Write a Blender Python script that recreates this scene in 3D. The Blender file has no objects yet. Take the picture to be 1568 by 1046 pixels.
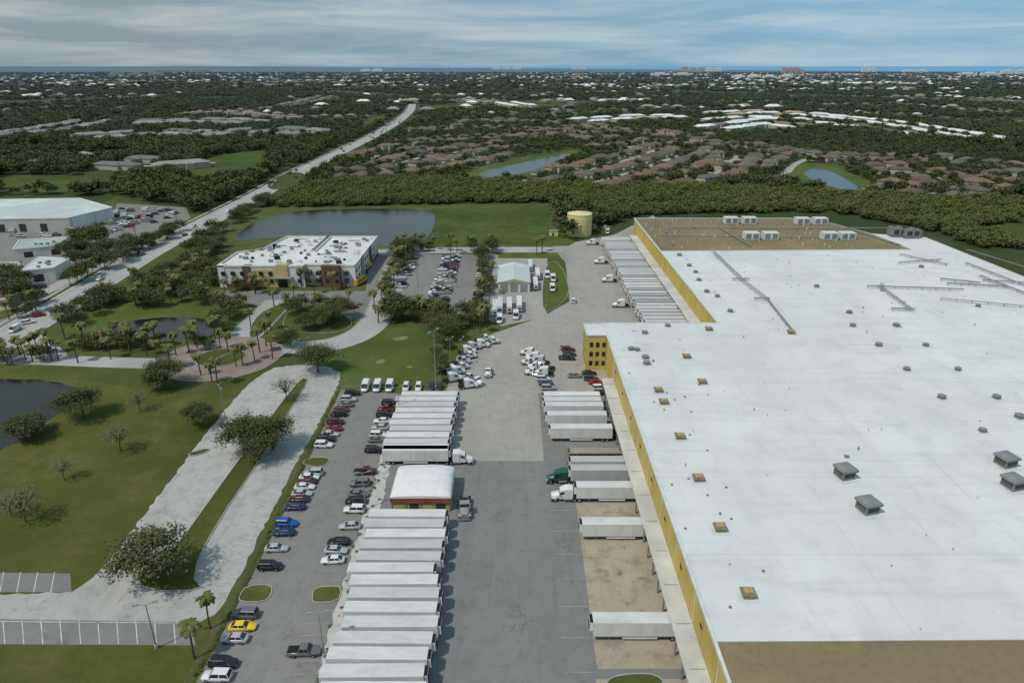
import bpy, math, random
import numpy as np
from mathutils import Vector, Matrix
random.seed(7); rng=np.random.default_rng(11)
H=92.0; F=1045.0; P=math.radians(22.0); SP=math.sin(P); CP=math.cos(P)
scene=bpy.context.scene
# survey helper: bearing measurement -> ground coordinates in metres (true world positions)
def G(px,py,z=0.0):
    u=(px-784)/F; v=(py-523)/F
    t=(H-z)/(SP+v*CP)
    return (u*t,(CP-v*SP)*t)
def GP(l,z=0.0): return [G(a,b,z) for a,b in l]
def link(o): scene.collection.objects.link(o); return o
# ------------------------------------------------------------ materials
class NT:
    def __init__(s,name,rough=.9,spec=.2,metal=0):
        s.m=bpy.data.materials.new(name); s.m.use_nodes=True; s.t=s.m.node_tree
        s.b=s.t.nodes['Principled BSDF']; s.b.inputs['Roughness'].default_value=rough
        s.b.inputs['Specular IOR Level'].default_value=spec; s.b.inputs['Metallic'].default_value=metal
        s.pos=None
    def n(s,t,**k):
        x=s.t.nodes.new(t)
        for a,b in k.items(): setattr(x,a,b)
        return x
    def l(s,a,b): s.t.links.new(a,b)
    def P(s,obj=False):
        if s.pos is None:
            s.pos=s.n('ShaderNodeTexCoord').outputs['Object'] if obj else s.n('ShaderNodeNewGeometry').outputs['Position']
        return s.pos
    def noise(s,scale,detail=5,lo=.4,hi=.6,rough=.6,stretch=None):
        v=s.P()
        if stretch:
            m=s.n('ShaderNodeMapping'); m.inputs['Scale'].default_value=stretch; s.l(v,m.inputs['Vector']); v=m.outputs[0]
        x=s.n('ShaderNodeTexNoise'); x.inputs['Scale'].default_value=scale; x.inputs['Detail'].default_value=detail; x.inputs['Roughness'].default_value=rough
        s.l(v,x.inputs['Vector'])
        r=s.n('ShaderNodeMapRange'); r.inputs['From Min'].default_value=lo; r.inputs['From Max'].default_value=hi
        s.l(x.outputs[0],r.inputs['Value']); return r.outputs[0]
    def mix(s,f,a,b,mode='MIX'):
        x=s.n('ShaderNodeMix',data_type='RGBA',blend_type=mode)
        for k,v in ((0,f),(6,a),(7,b)):
            if isinstance(v,(int,float)): x.inputs[k].default_value=v
            elif isinstance(v,tuple): x.inputs[k].default_value=(*v,1)
            else: s.l(v,x.inputs[k])
        return x.outputs[2]
    def math(s,op,a,b=0.0,c=0.0):
        x=s.n('ShaderNodeMath',operation=op)
        for k,v in ((0,a),(1,b),(2,c)):
            if isinstance(v,(int,float)): x.inputs[k].default_value=v
            else: s.l(v,x.inputs[k])
        return x.outputs[0]
    def sep(s,v):
        x=s.n('ShaderNodeSeparateXYZ'); s.l(v,x.inputs[0]); return x.outputs
    def haze(s,c):  # aerial haze painted into the base colour, growing with distance from the origin
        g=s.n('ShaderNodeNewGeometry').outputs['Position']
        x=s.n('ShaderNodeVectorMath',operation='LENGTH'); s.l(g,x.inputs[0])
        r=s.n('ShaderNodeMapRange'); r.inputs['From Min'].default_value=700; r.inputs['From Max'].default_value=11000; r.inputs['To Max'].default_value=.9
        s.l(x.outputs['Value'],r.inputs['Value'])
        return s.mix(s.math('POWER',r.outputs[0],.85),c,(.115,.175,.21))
    def crack(s,col,c2,scale,w,amt,warp=9,ws=.25):
        v=s.n('ShaderNodeTexVoronoi',feature='DISTANCE_TO_EDGE'); v.inputs['Scale'].default_value=scale
        q=s.n('ShaderNodeTexNoise'); q.inputs['Scale'].default_value=ws; q.inputs['Detail'].default_value=5; s.l(s.P(),q.inputs['Vector'])
        ad=s.n('ShaderNodeVectorMath',operation='MULTIPLY_ADD'); s.l(q.outputs['Color'],ad.inputs[0]); ad.inputs[1].default_value=(warp,)*3; s.l(s.P(),ad.inputs[2])
        s.l(ad.outputs[0],v.inputs['Vector']); k=s.math('LESS_THAN',v.outputs['Distance'],w)
        k=s.math('MULTIPLY',k,s.noise(.05,3,.4,.6)); return s.mix(s.math('MULTIPLY',k,amt),col,c2)
    def out(s,c):
        if isinstance(c,tuple): s.b.inputs['Base Color'].default_value=(*c,1)
        else: s.l(c,s.b.inputs['Base Color'])
        return s.m
    def bump(s,h,st=.3,d=.05):
        x=s.n('ShaderNodeBump'); x.inputs['Strength'].default_value=st; x.inputs['Distance'].default_value=d
        s.l(h,x.inputs['Height']); s.l(x.outputs[0],s.b.inputs['Normal'])
def plain(name,c,rough=.7,spec=.3,metal=0,var=.15,sc=.6):
    m=NT(name,rough,spec,metal); m.P(True)
    n=m.noise(sc,5,.3,.7)
    return m.out(m.mix(n,tuple(x*(1-var) for x in c),tuple(min(1,x*(1+var)) for x in c)))
def ground(name,c1,c2,c3,s1,s2,haze=False,fine=1.2,stretch=None):
    m=NT(name,.95,.1)
    a=m.noise(s1,8,.38,.62,.7,stretch=stretch); b=m.noise(s2,8,.48,.66,.72); c=m.noise(fine,4,.25,.75,.75); d=m.noise(s1*.35,5,.42,.6)
    col=m.mix(a,c1,c2); col=m.mix(m.math('MULTIPLY',b,.85),col,c3); col=m.mix(m.math('MULTIPLY',d,.45),col,tuple(x*.6 for x in c2))
    col=m.mix(m.math('MULTIPLY',c,.42),col,tuple(x*.5 for x in c1))
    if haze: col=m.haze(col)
    return m.out(col)
M={}
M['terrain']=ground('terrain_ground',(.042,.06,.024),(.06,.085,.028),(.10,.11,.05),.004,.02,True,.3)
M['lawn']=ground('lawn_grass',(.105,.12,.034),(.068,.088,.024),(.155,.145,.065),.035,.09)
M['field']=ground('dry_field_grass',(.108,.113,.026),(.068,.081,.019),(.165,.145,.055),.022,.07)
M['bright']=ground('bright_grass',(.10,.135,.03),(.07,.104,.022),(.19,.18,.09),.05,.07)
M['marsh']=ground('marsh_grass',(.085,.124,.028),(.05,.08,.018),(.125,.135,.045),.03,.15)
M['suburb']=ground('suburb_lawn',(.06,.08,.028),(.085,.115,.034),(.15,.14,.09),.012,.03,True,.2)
M['earth']=ground('bare_earth',(.26,.24,.17),(.20,.20,.12),(.34,.32,.26),.3,.6)
def asphalt(name,base,tint=(1,1,1),crack=.35,stain=.5,oil=.8):
    m=NT(name,.9,.15)
    c=tuple(base*t for t in tint); d=tuple(x*.72 for x in c); e=tuple(min(1,x*1.22) for x in c)
    col=m.mix(m.noise(.06,7,.35,.65,stretch=(1,.35,1)),c,e)
    col=m.mix(m.math('MULTIPLY',m.noise(.25,8,.48,.72,.72),stain),col,d)
    col=m.mix(m.math('MULTIPLY',m.noise(.5,5,.62,.75,.6),stain*oil),col,tuple(x*.45 for x in c))
    col=m.mix(m.math('MULTIPLY',m.noise(.35,4,.56,.78,.6,stretch=(3,.09,1)),.5),col,d)
    col=m.mix(m.math('MULTIPLY',m.noise(4,3,.3,.7),.15),col,d)
    col=m.crack(col,tuple(x*.5 for x in c),.09,.008,crack)
    return m.out(col)
M['asph_dark']=asphalt('asphalt_newer',.185,(1,.985,.965),.5,.55)
M['asph_old']=asphalt('asphalt_weathered',.30,(1,.94,.85),.5,.55)
M['asph_lot']=asphalt('asphalt_car_park',.195,(1,.965,.9),.4,.55)
M['asph_pale']=asphalt('asphalt_bleached',.36,(1,.975,.915),.6,1.0,.5)
M['road']=asphalt('road_asphalt',.33,(1,.98,.94),.1,.3)
M['conc_dock']=asphalt('dock_concrete',.33,(1,.87,.66),.3,1.4)
M['gravel']=asphalt('gravel_verge',.45,(1,.98,.92),.3,1.2)
M['conc']=plain('concrete_kerb',(.34,.33,.30),.9,.1)
M['canopy']=plain('canopy_membrane',(.5,.5,.47),.9,.1,var=.2,sc=.15)
M['paver']=ground('brick_paver',(.29,.225,.195),(.35,.26,.23),(.2,.16,.15),.1,.3)
M['line']=plain('road_paint_white',(.5,.5,.48),.8,.2,var=.35,sc=.4)
M['fline']=plain('faded_road_paint',(.31,.31,.295),.8,.2,var=.3,sc=.4)
M['yline']=plain('road_paint_yellow',(.5,.35,.08),.8,.2,var=.3)
def roof(name,c,dirt,seam=True,d2=.5):
    m=NT(name,.75,.2)
    col=m.mix(m.noise(.03,7,.33,.67,.65,stretch=(1,.5,1)),c,tuple(x*.86 for x in c))
    col=m.mix(m.math('MULTIPLY',m.noise(.1,8,.48,.74,.72),d2),col,dirt)
    s=m.sep(m.P())
    if seam:
        for ax,per,w,am in ((1,3.05,.02,.14),(0,30.5,.006,.3),(1,24.4,.01,.3)):
            f=m.math('FRACT',m.math('DIVIDE',s[ax],per)); k=m.math('LESS_THAN',f,w)
            col=m.mix(m.math('MULTIPLY',k,am),col,tuple(x*.55 for x in c))
        st=m.noise(.3,6,.5,.72,.7,stretch=(.1,1,1)); col=m.mix(m.math('MULTIPLY',st,.4),col,(.42,.43,.43))
        st=m.noise(.22,6,.54,.75,.7,stretch=(1,.15,1)); col=m.mix(m.math('MULTIPLY',st,.4),col,(.43,.43,.41))
        st=m.noise(.9,4,.64,.74,.6); col=m.mix(m.math('MULTIPLY',st,.4),col,(.35,.34,.31))
        st=m.noise(.018,4,.5,.62,.5); col=m.mix(m.math('MULTIPLY',st,.22),col,(.52,.51,.47))
    else:
        st=m.noise(.9,6,.45,.7,.7); col=m.mix(m.math('MULTIPLY',st,.5),col,tuple(x*.6 for x in c))
        st=m.noise(.05,6,.5,.62,.7); col=m.mix(m.math('MULTIPLY',st,.45),col,tuple(min(.8,x*1.35) for x in c))
    return m.out(col)
M['roof_white']=roof('white_membrane_roof',(.665,.672,.665),(.48,.485,.47),d2=.7)
M['roof_brown']=roof('brown_gravel_roof',(.235,.18,.10),(.145,.11,.065),False,.9)
M['roof_school']=roof('school_roof_membrane',(.66,.66,.65),(.36,.36,.34),False,.6)
M['roof_gray']=roof('metal_gray_roof',(.36,.40,.39),(.25,.28,.27),False,.5)
M['roof_metalw']=roof('metal_white_roof',(.52,.55,.54),(.40,.41,.39),False,.5)
M['roof_red']=roof('terracotta_roof',(.25,.10,.06),(.16,.08,.05),False,.5)
def wallm(name,c,per=7.6):
    m=NT(name,.8,.2); 
    col=m.mix(m.noise(.25,6,.4,.7,stretch=(1,1,.25)),c,tuple(x*.75 for x in c))
    s=m.sep(m.P()); k=m.math('LESS_THAN',m.math('FRACT',m.math('DIVIDE',s[1],per)),.03)
    return m.out(m.mix(m.math('MULTIPLY',k,.5),col,tuple(x*.4 for x in c)))
M['wall_y']=wallm('yellow_painted_wall',(.56,.43,.12))
M['wall_w']=wallm('white_stucco',(.66,.64,.58),200); M['wall_b']=wallm('brown_stucco',(.15,.085,.065),200)
M['wall_t']=wallm('tan_stucco',(.50,.40,.21),200); M['wall_pink']=wallm('pink_stucco',(.4,.27,.23),200)
M['glass']=plain('dark_glass',(.02,.025,.03),.1,.6)
M['dark']=plain('dark_rubber',(.018,.018,.018),.8,.2)
M['steel']=plain('galvanised_steel',(.28,.29,.29),.5,.4,.3)
M['hvac']=plain('hvac_gray_metal',(.19,.21,.20),.6,.3)
M['hvacw']=plain('hvac_white_metal',(.58,.59,.58),.6,.3)
M['rust']=plain('rusty_brown_cap',(.25,.16,.085),.8,.2,var=.4,sc=2)
M['tancap']=plain('tan_weathered_cap',(.42,.27,.11),.8,.2,var=.35,sc=1.5)
M['white']=plain('white_paint',(.66,.66,.65),.5,.4,var=.07)
M['dock_dark']=plain('dock_dark_door',(.05,.05,.05),.8,.1)  # plain near-black colour of dock doors, also used for louvres and openings
M['tank']=plain('tank_cream_paint',(.66,.56,.26),.5,.3,var=.08,sc=.1)
M['red']=plain('red_canvas',(.27,.07,.05),.8,.2,var=.3,sc=1); M['ycanv']=plain('yellow_canvas',(.45,.36,.13),.8,.2,var=.25,sc=.8)
M['bark']=plain('bark',(.10,.08,.06),.95,.1,var=.3,sc=3)
M['tail']=plain('tail_light_red',(.25,.01,.01),.3,.5); M['head']=plain('head_light',(.6,.62,.62),.2,.6)
M['chrome']=plain('chrome',(.5,.5,.5),.2,.5,.9)
def objcol(name,rough=.35,spec=.5,dirt=0.0):
    m=NT(name,rough,spec); o=m.n('ShaderNodeObjectInfo'); c=o.outputs['Color']; m.P(True)
    if dirt:
        ad=m.n('ShaderNodeVectorMath',operation='MULTIPLY_ADD'); cm=m.n('ShaderNodeCombineXYZ'); m.l(m.math('MULTIPLY',o.outputs['Random'],97),cm.inputs[0]); m.l(m.pos,ad.inputs[0]); ad.inputs[1].default_value=(1,1,1); m.l(cm.outputs[0],ad.inputs[2]); m.pos=ad.outputs[0]
        c=m.mix(m.math('MULTIPLY',m.noise(.4,6,.42,.75,.7,stretch=(.5,1.5,1)),dirt),c,(.28,.27,.24))
        c=m.mix(m.math('MULTIPLY',o.outputs['Random'],.2),c,(.3,.3,.28))
    return m.out(c)
M['carpaint']=objcol('car_paint',.28,.5); M['trailer']=objcol('trailer_panel',.5,.4,.5)
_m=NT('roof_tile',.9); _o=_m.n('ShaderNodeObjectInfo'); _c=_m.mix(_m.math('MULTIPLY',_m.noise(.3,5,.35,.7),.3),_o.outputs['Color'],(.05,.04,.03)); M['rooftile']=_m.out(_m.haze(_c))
_m=NT('trailer_side_panel',.45,.4); _o=_m.n('ShaderNodeObjectInfo'); _m.P(True); _s=_m.sep(_m.P())
_k=_m.math('LESS_THAN',_m.math('FRACT',_m.math('DIVIDE',_s[0],1.22)),.05)
_c=_m.mix(_m.math('MULTIPLY',_k,.2),_o.outputs['Color'],(.2,.2,.2)); _c=_m.mix(_m.math('MULTIPLY',_m.noise(.6,5,.45,.7,stretch=(1,1,.3)),.25),_c,(.26,.24,.2)); M['tside']=_m.out(_c)
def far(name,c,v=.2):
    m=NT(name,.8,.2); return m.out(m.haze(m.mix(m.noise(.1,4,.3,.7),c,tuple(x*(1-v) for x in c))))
def farb(name,c):
    m=NT(name,.8,.2); return m.out(m.mix(m.noise(.1,4,.3,.7),c,tuple(x*.85 for x in c)))
M['f_white']=farb('far_white_roof',(.74,.74,.71)); M['f_gray']=far('far_gray_roof',(.24,.25,.24)); M['f_tan']=farb('far_tan_roof',(.33,.28,.23))
M['f_brown']=far('far_brown_roof',(.18,.13,.10)); M['f_wall']=far('far_wall',(.45,.41,.34)); M['f_pink']=farb('far_pink_wall',(.55,.40,.36)); M['f_win']=farb('far_window',(.22,.23,.24))
M['f_street']=far('suburb_street',(.38,.36,.31)); M['dumps']=plain('green_steel_bin',(.03,.07,.05))
def water(name,c,rough,bs):
    m=NT(name,rough,.5); n=m.n('ShaderNodeTexNoise'); n.inputs['Scale'].default_value=bs; n.inputs['Detail'].default_value=4; m.l(m.P(),n.inputs['Vector'])
    m.bump(n.outputs[0],.25,.05); return m.out(m.mix(m.noise(.02,5,.35,.65),c,tuple(x*.6 for x in c)))
M['water']=water('pond_water',(.015,.019,.014),.12,.8); M['water2']=water('lake_water',(.03,.036,.026),.2,.5)
M['sea']=NT('sea_water',.9,.0).out((.15,.33,.50))
def leafm(name,a,b,c,haze=True):
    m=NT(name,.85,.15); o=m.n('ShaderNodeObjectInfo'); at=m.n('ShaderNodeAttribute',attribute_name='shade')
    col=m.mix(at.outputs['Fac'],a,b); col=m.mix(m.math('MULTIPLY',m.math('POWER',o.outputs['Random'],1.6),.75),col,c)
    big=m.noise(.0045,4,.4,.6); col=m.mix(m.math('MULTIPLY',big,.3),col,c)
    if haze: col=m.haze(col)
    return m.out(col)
M['leaf']=leafm('oak_foliage',(.042,.056,.02),(.095,.117,.04),(.115,.11,.052))
M['leafb']=leafm('belt_foliage',(.057,.08,.02),(.125,.16,.042),(.145,.143,.05))
M['leaff']=leafm('forest_foliage',(.034,.052,.02),(.08,.108,.036),(.112,.116,.046))
M['palm']=leafm('palm_foliage',(.07,.088,.024),(.13,.143,.045),(.18,.15,.065))
M['bare']=leafm('sparse_foliage',(.11,.105,.065),(.19,.18,.11),(.17,.15,.09))
# ------------------------------------------------------------ mesh builder
class MB:
    def __init__(s): s.v=[];s.f=[];s.mi=[];s.mats=[];s.sm=[]
    def m(s,k):
        if k not in s.mats: s.mats.append(k)
        return s.mats.index(k)
    def add(s,vs,fs,k,smooth=False):
        o=len(s.v); s.v+=[tuple(a) for a in vs]; i=s.m(k)
        for f in fs: s.f.append(tuple(o+j for j in f)); s.mi.append(i); s.sm.append(smooth)
    def box(s,x0,x1,y0,y1,z0,z1,k,top=None,tx=0,ty=0):
        vs=[(x0,y0,z0),(x1,y0,z0),(x1,y1,z0),(x0,y1,z0),(x0+tx,y0+ty,z1),(x1-tx,y0+ty,z1),(x1-tx,y1-ty,z1),(x0+tx,y1-ty,z1)]
        s.add(vs,[(3,2,1,0),(0,1,5,4),(1,2,6,5),(2,3,7,6),(3,0,4,7)],k)
        s.add(vs[4:],[(0,1,2,3)],top or k)
    def cyl(s,c,r,h,k,n=12,axis='z',r2=None,cap=None):
        r2=r if r2 is None else r2; vs=[]
        for i in range(n):
            a=2*math.pi*i/n; ca,sa=math.cos(a),math.sin(a)
            for rr,t in ((r,0),(r2,h)):
                p={'z':(rr*ca,rr*sa,t),'y':(rr*ca,t,rr*sa),'x':(t,rr*ca,rr*sa)}[axis]
                vs.append(tuple(p[j]+c[j] for j in range(3)))
        s.add(vs,[(2*i,2*((i+1)%n),2*((i+1)%n)+1,2*i+1) for i in range(n)],k,True)
        s.add(vs,[tuple(2*i+1 for i in range(n)),tuple(2*i for i in reversed(range(n)))],cap or k)
    def tube(s,p,q,r,k,n=6,r2=None):
        p=Vector(p);q=Vector(q);d=(q-p).normalized(); a=d.orthogonal().normalized(); b=d.cross(a); r2=r if r2 is None else r2; vs=[]
        for i in range(n):
            t=2*math.pi*i/n; e=a*math.cos(t)+b*math.sin(t); vs+= [p+e*r,q+e*r2]
        s.add(vs,[(2*i,2*((i+1)%n),2*((i+1)%n)+1,2*i+1) for i in range(n)],k,True)
    def loft(s,secs,k,cap=True):
        n=len(secs[0]); vs=[p for c in secs for p in c]
        fs=[(i*n+j,i*n+(j+1)%n,(i+1)*n+(j+1)%n,(i+1)*n+j) for i in range(len(secs)-1) for j in range(n)]
        s.add(vs,fs,k,True)
        if cap: s.add(vs,[tuple(reversed(range(n))),tuple(range(len(vs)-n,len(vs)))],k)
    def poly(s,pts,z,k):
        a=sum(pts[i][0]*pts[(i+1)%len(pts)][1]-pts[(i+1)%len(pts)][0]*pts[i][1] for i in range(len(pts)))
        if a<0: pts=pts[::-1]
        s.add([(x,y,z) for x,y in pts],[tuple(range(len(pts)))],k)
    def mesh(s,name,fixn=False):
        me=bpy.data.meshes.new(name); me.from_pydata(s.v,[],s.f)
        for k in s.mats: me.materials.append(M[k])
        me.polygons.foreach_set('material_index',s.mi); me.polygons.foreach_set('use_smooth',s.sm); me.update()
        if fixn:
            import bmesh
            b=bmesh.new(); b.from_mesh(me); bmesh.ops.recalc_face_normals(b,faces=b.faces); b.to_mesh(me); b.free()
        return me
    def obj(s,name,loc=(0,0,0),rot=0,fixn=False):
        o=bpy.data.objects.new(name,s.mesh(name,fixn)); o.location=loc; o.rotation_euler=(0,0,rot); return link(o)
def inst(name,me,x,y,z=0,rot=0,sc=1,col=None):
    o=bpy.data.objects.new(name,me); o.location=(x,y,z); o.rotation_euler=(0,0,rot)
    o.scale=(sc,sc,sc) if isinstance(sc,(int,float)) else sc
    if col: o.color=(*col,1)
    return link(o)
def chaikin(p,n=2,closed=True):
    for _ in range(n):
        q=[]; L=len(p); R=range(L) if closed else range(L-1)
        if not closed: q.append(p[0])
        for i in R:
            a,b=p[i],p[(i+1)%L]
            q+=[(a[0]*.75+b[0]*.25,a[1]*.75+b[1]*.25),(a[0]*.25+b[0]*.75,a[1]*.25+b[1]*.75)]
        if not closed: q.append(p[-1])
        p=q
    return p
def strip(b,pts,w,z0,z1,k):
    P2=[Vector(p) for p in pts]
    for i in range(len(P2)-1):
        d=P2[i+1]-P2[i]
        if d.length<1e-4: continue
        d.normalize(); n=Vector((-d.y,d.x))*w/2; a=P2[i]-d*.02;c=P2[i+1]+d*.02
        zz=z1+.002*(i%2)
        vs=[(*(a-n),z0),(*(c-n),z0),(*(c+n),z0),(*(a+n),z0),(*(a-n),zz),(*(c-n),zz),(*(c+n),zz),(*(a+n),zz)]
        b.add(vs,[(4,5,6,7),(0,1,5,4),(2,3,7,6)],k)
def rough_edge(pts,step,amp,seed):
    r=random.Random(seed); out=[]; L=len(pts)
    for i in range(L):
        a,c=Vector(pts[i]),Vector(pts[(i+1)%L]); k=max(1,int((c-a).length/step)); n=(c-a).normalized(); n=Vector((-n.y,n.x))
        for j in range(k): q=a.lerp(c,j/k)+n*r.uniform(-amp,amp); out.append((q.x,q.y))
    return out
def sheet(name,pts,z,k,smooth=0,kerb=False,kh=.13,rag=0):
    if smooth: pts=chaikin(pts,smooth)
    if rag: pts=rough_edge(pts,1.2,rag,len(name)+len(pts))
    b=MB(); b.poly(pts,z,k)
    if kerb: strip(b,pts+[pts[0]],.2,z,z+kh,'conc')
    return b.obj(name)
def ribbon(b,pts,w,z,k,off=0):
    vs=[];P2=[Vector(p) for p in pts]
    for i,p in enumerate(P2):
        d=(P2[min(i+1,len(P2)-1)]-P2[max(i-1,0)]).normalized(); n=Vector((-d.y,d.x))
        vs+=[(*(p+n*(off-w/2)),z),(*(p+n*(off+w/2)),z)]
    b.add(vs,[(2*i,2*i+2,2*i+3,2*i+1) for i in range(len(P2)-1)],k)
def resample(pts,step):
    out=[];acc=0;P2=[Vector(p) for p in pts]; nxt=0
    for a,c in zip(P2,P2[1:]):
        L=(c-a).length
        while nxt<=acc+L:
            t=(nxt-acc)/L; d=(c-a)/L; out.append((a+(c-a)*t,d)); nxt+=step
        acc+=L
    return out
# ------------------------------------------------------------ ground
b=MB(); b.poly([(-60000,-300),(60000,-300),(60000,75000),(-60000,75000)],0,'terrain'); b.obj('ground')
b=MB(); b.poly([(-12000,40000),(1000,23000),(6000,12500),(9000,9300),(59000,8000),(59000,74000),(-12000,74000)],.5,'sea'); b.obj('sea')
sheet('lawn',GP([(-500,1300),(-500,620),(0,400),(180,300),(300,330),(440,315),(850,312),(868,380),(900,1300)]),.02,'lawn')
sheet('grass_field',GP([(-400,1300),(300,1300),(300,1050),(440,760),(520,596),(455,560),(420,575),(330,605),(0,570),(-400,640)]),.035,'field')
sheet('bright_lawn',GP([(575,505),(735,490),(705,535),(690,602),(525,600),(505,565),(455,548)]),.04,'bright')
sheet('marsh_meadow',GP([(660,320),(845,314),(840,345),(835,374),(640,377)]),.04,'marsh')
sheet('pond_bank',GP([(110,480),(190,455),(380,468),(390,490),(360,522),(90,528)]),.05,'bright')
lake=chaikin(GP([(352,372),(385,340),(445,323),(560,320),(664,321),(668,345),(645,378),(590,380),(565,366),(480,362),(400,366)]),2)
sheet('lake',lake,.1,'water2')
for pts in ([(-200,570),(-60,582),(60,580),(122,592),(118,612),(60,655),(0,692),(-120,740),(-250,700)],[(160,500),(230,486),(320,487),(335,500),(325,518),(240,522),(190,516)]):
    sheet('pond',GP(pts),.06,'water',2,rag=.3)
for pts in ([(574,552),(588,549),(590,555),(577,557)],[(618,562),(630,559),(633,564)],[(590,519),(630,513),(618,523)]):
    sheet('bare_earth_patch',GP(pts),.046,'earth',2,rag=.6)
# yards
sheet('yard_pavement_far',GP([(606,612),(683,600),(700,545),(745,515),(835,483),(872,462),(866,402),(845,378),(940,360),(1000,330),(1150,480),(1150,706),(590,706)]),.06,'asph_old')
x0,ysp=G(784,706)
sheet('yard_pavement',[(-33,40),(-33,ysp),(60,ysp),(60,40)],.064,'asph_dark')
sheet('dock_apron',[(14,84),(14.5,130),(31,130),(31,84)],.07,'conc_dock',rag=.05)
sheet('dock_apron',[(13.5,66),(13.5,82),(31,82),(31,66)],.071,'conc_dock',rag=.05)
sheet('dock_apron',[(8,ysp),(8,186),(31,186),(31,ysp)],.07,'asph_lot')
sheet('grass_island',GP([(925,1046),(945,1033),(1010,1031),(1020,1060),(1000,1100),(920,1100)]),.12,'lawn',2,True)
sheet('gravel_verge',GP([(470,1100),(512,940),(545,830),(573,740),(598,640),(606,606),(616,606),(604,680),(588,760),(562,830),(536,920),(498,1100)]),.075,'gravel',rag=.35)
lotp=GP([(250,1150),(300,1046),(362,930),(445,765),(522,597),(612,603),(588,700),(562,790),(520,930),(490,1046),(470,1120)])
sheet('car_park_pavement',lotp,.06,'asph_lot')
white=chaikin(GP([(100,912),(145,885),(235,770),(330,645),(385,582),(430,558),(524,562),(515,600),(462,695),(418,780),(368,880),(338,935),(296,960),(290,990),(-300,965),(-300,905)]),1)
sheet('old_pavement',white,.06,'asph_pale',rag=.3)
sheet('parking_bay_pavement',GP([(-200,875),(108,878),(110,906),(-200,908)]),.064,'asph_lot')
sheet('parking_bay_pavement',GP([(-200,945),(292,952),(300,988),(-200,985)]),.065,'asph_lot')
sheet('grass_median',GP([(205,880),(225,905),(315,905),(292,882),(330,805),(400,702),(440,635),(474,582),(462,579),(425,625),(368,702),(308,785),(262,850)]),.12,'field',1,True)
sheet('grass_median',GP([(288,695),(322,686),(318,693),(292,700)]),.12,'field',1,True)
for pts in ([(462,712),(470,702),(502,700),(505,708),(492,716)],[(366,914),(378,897),(417,895),(416,912),(404,922),(368,922)],[(478,915),(482,900),(519,897),(523,905),(518,921),(480,924)],[(540,745),(548,736),(575,735),(572,746)]):
    sheet('grass_island',GP(pts),.1,'field',1,True)
def strip_off(b,p,o,z):
    P2=[Vector(q) for q in p]; q=[]
    for i,pp in enumerate(P2):
        d=(P2[min(i+1,len(P2)-1)]-P2[max(i-1,0)]).normalized(); q.append(pp+Vector((-d.y,d.x))*o)
    strip(b,[tuple(a) for a in q],.3,z,z+.12,'conc')
def road(pts,w,k='road',name='road',edge=False,z=.07):
    p=chaikin(GP(pts),3,False); b=MB(); ribbon(b,p,w,z,k)
    if edge:
        for o in (-w/2+.6,w/2-.6,-4.2,4.2): ribbon(b,p,.22,z+.01,'line',o)
        for o in (-.2,.2): ribbon(b,p,.16,z+.01,'yline',o)
        ribbon(b,p,1.6,z-.01,'gravel',w/2+.8); ribbon(b,p,1.8,z+.03,'conc',w/2+4.5)
    for o in (-w/2,w/2): strip_off(b,p,o,z)
    return b.obj(name),p
_,mainroad=road([(-200,635),(-60,562),(0,527),(80,479),(150,436),(230,386),(310,345),(400,298),(470,258),(530,230),(580,205),(612,186),(630,170),(632,160)],16,edge=True,name='main_road')
road([(-60,548),(60,551),(180,556),(290,558)],8,'road','entrance_road')
road([(370,565),(410,545),(440,530)],9,'road','entrance_road',z=.072)
road([(80,549),(50,520),(20,512)],9,'road','entrance_road',z=.074)
road([(-80,500),(0,470),(60,452),(125,420),(200,383),(240,380)],8,'road','service_road',z=.073)
road([(310,545),(370,520),(400,490),(430,460)],13,'road','school_road',z=.076)
road([(440,532),(490,533),(545,518),(575,495),(590,460),(610,400)],12,'road','school_road',z=.078)
road([(545,388),(700,383),(860,383)],12,'road','cross_street',z=.08)
sheet('school_pavement',GP([(335,446),(560,446),(568,382),(612,384),(580,490),(530,490),(500,470),(440,462),(400,470),(340,455)]),.066,'asph_lot')
sheet('grass_island',GP([(445,470),(520,478),(545,495),(520,512),(450,510),(430,500)]),.12,'lawn',2,True)
sheet('grass_island',GP([(392,482),(440,462),(446,466),(400,515),(378,520)]),.12,'lawn',2,True)
sheet('staff_parking_pavement',GP([(634,390),(764,390),(742,490),(582,478)]),.066,'asph_lot')
sheet('service_yard_pavement',GP([(756,396),(838,396),(838,485),(768,500),(748,490)]),.068,'asph_old')
sheet('grass_verge',GP([(838,402),(852,400),(866,420),(873,452),(850,474),(832,480),(830,440)]),.12,'bright',1,True)
sheet('grass_verge',GP([(845,340),(880,372),(870,377),(838,377)]),.12,'bright')
cx,cy=G(338,548)
def circ(r,n=40): return [(cx+r*math.cos(2*math.pi*i/n),cy+r*.95*math.sin(2*math.pi*i/n)) for i in range(n)]
sheet('roundabout',circ(20),.085,'paver',0,True); sheet('roundabout_island',circ(8),.15,'lawn',0,True)
sheet('industrial_pavement',GP([(-300,372),(0,352),(165,345),(180,312),(285,318),(292,335),(215,375),(120,415),(80,445),(20,520),(-300,600)]),.05,'asph_lot')
sheet('grass_verge',GP([(-300,520),(0,478),(60,462),(40,480),(-300,560)]),.06,'lawn')
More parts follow.
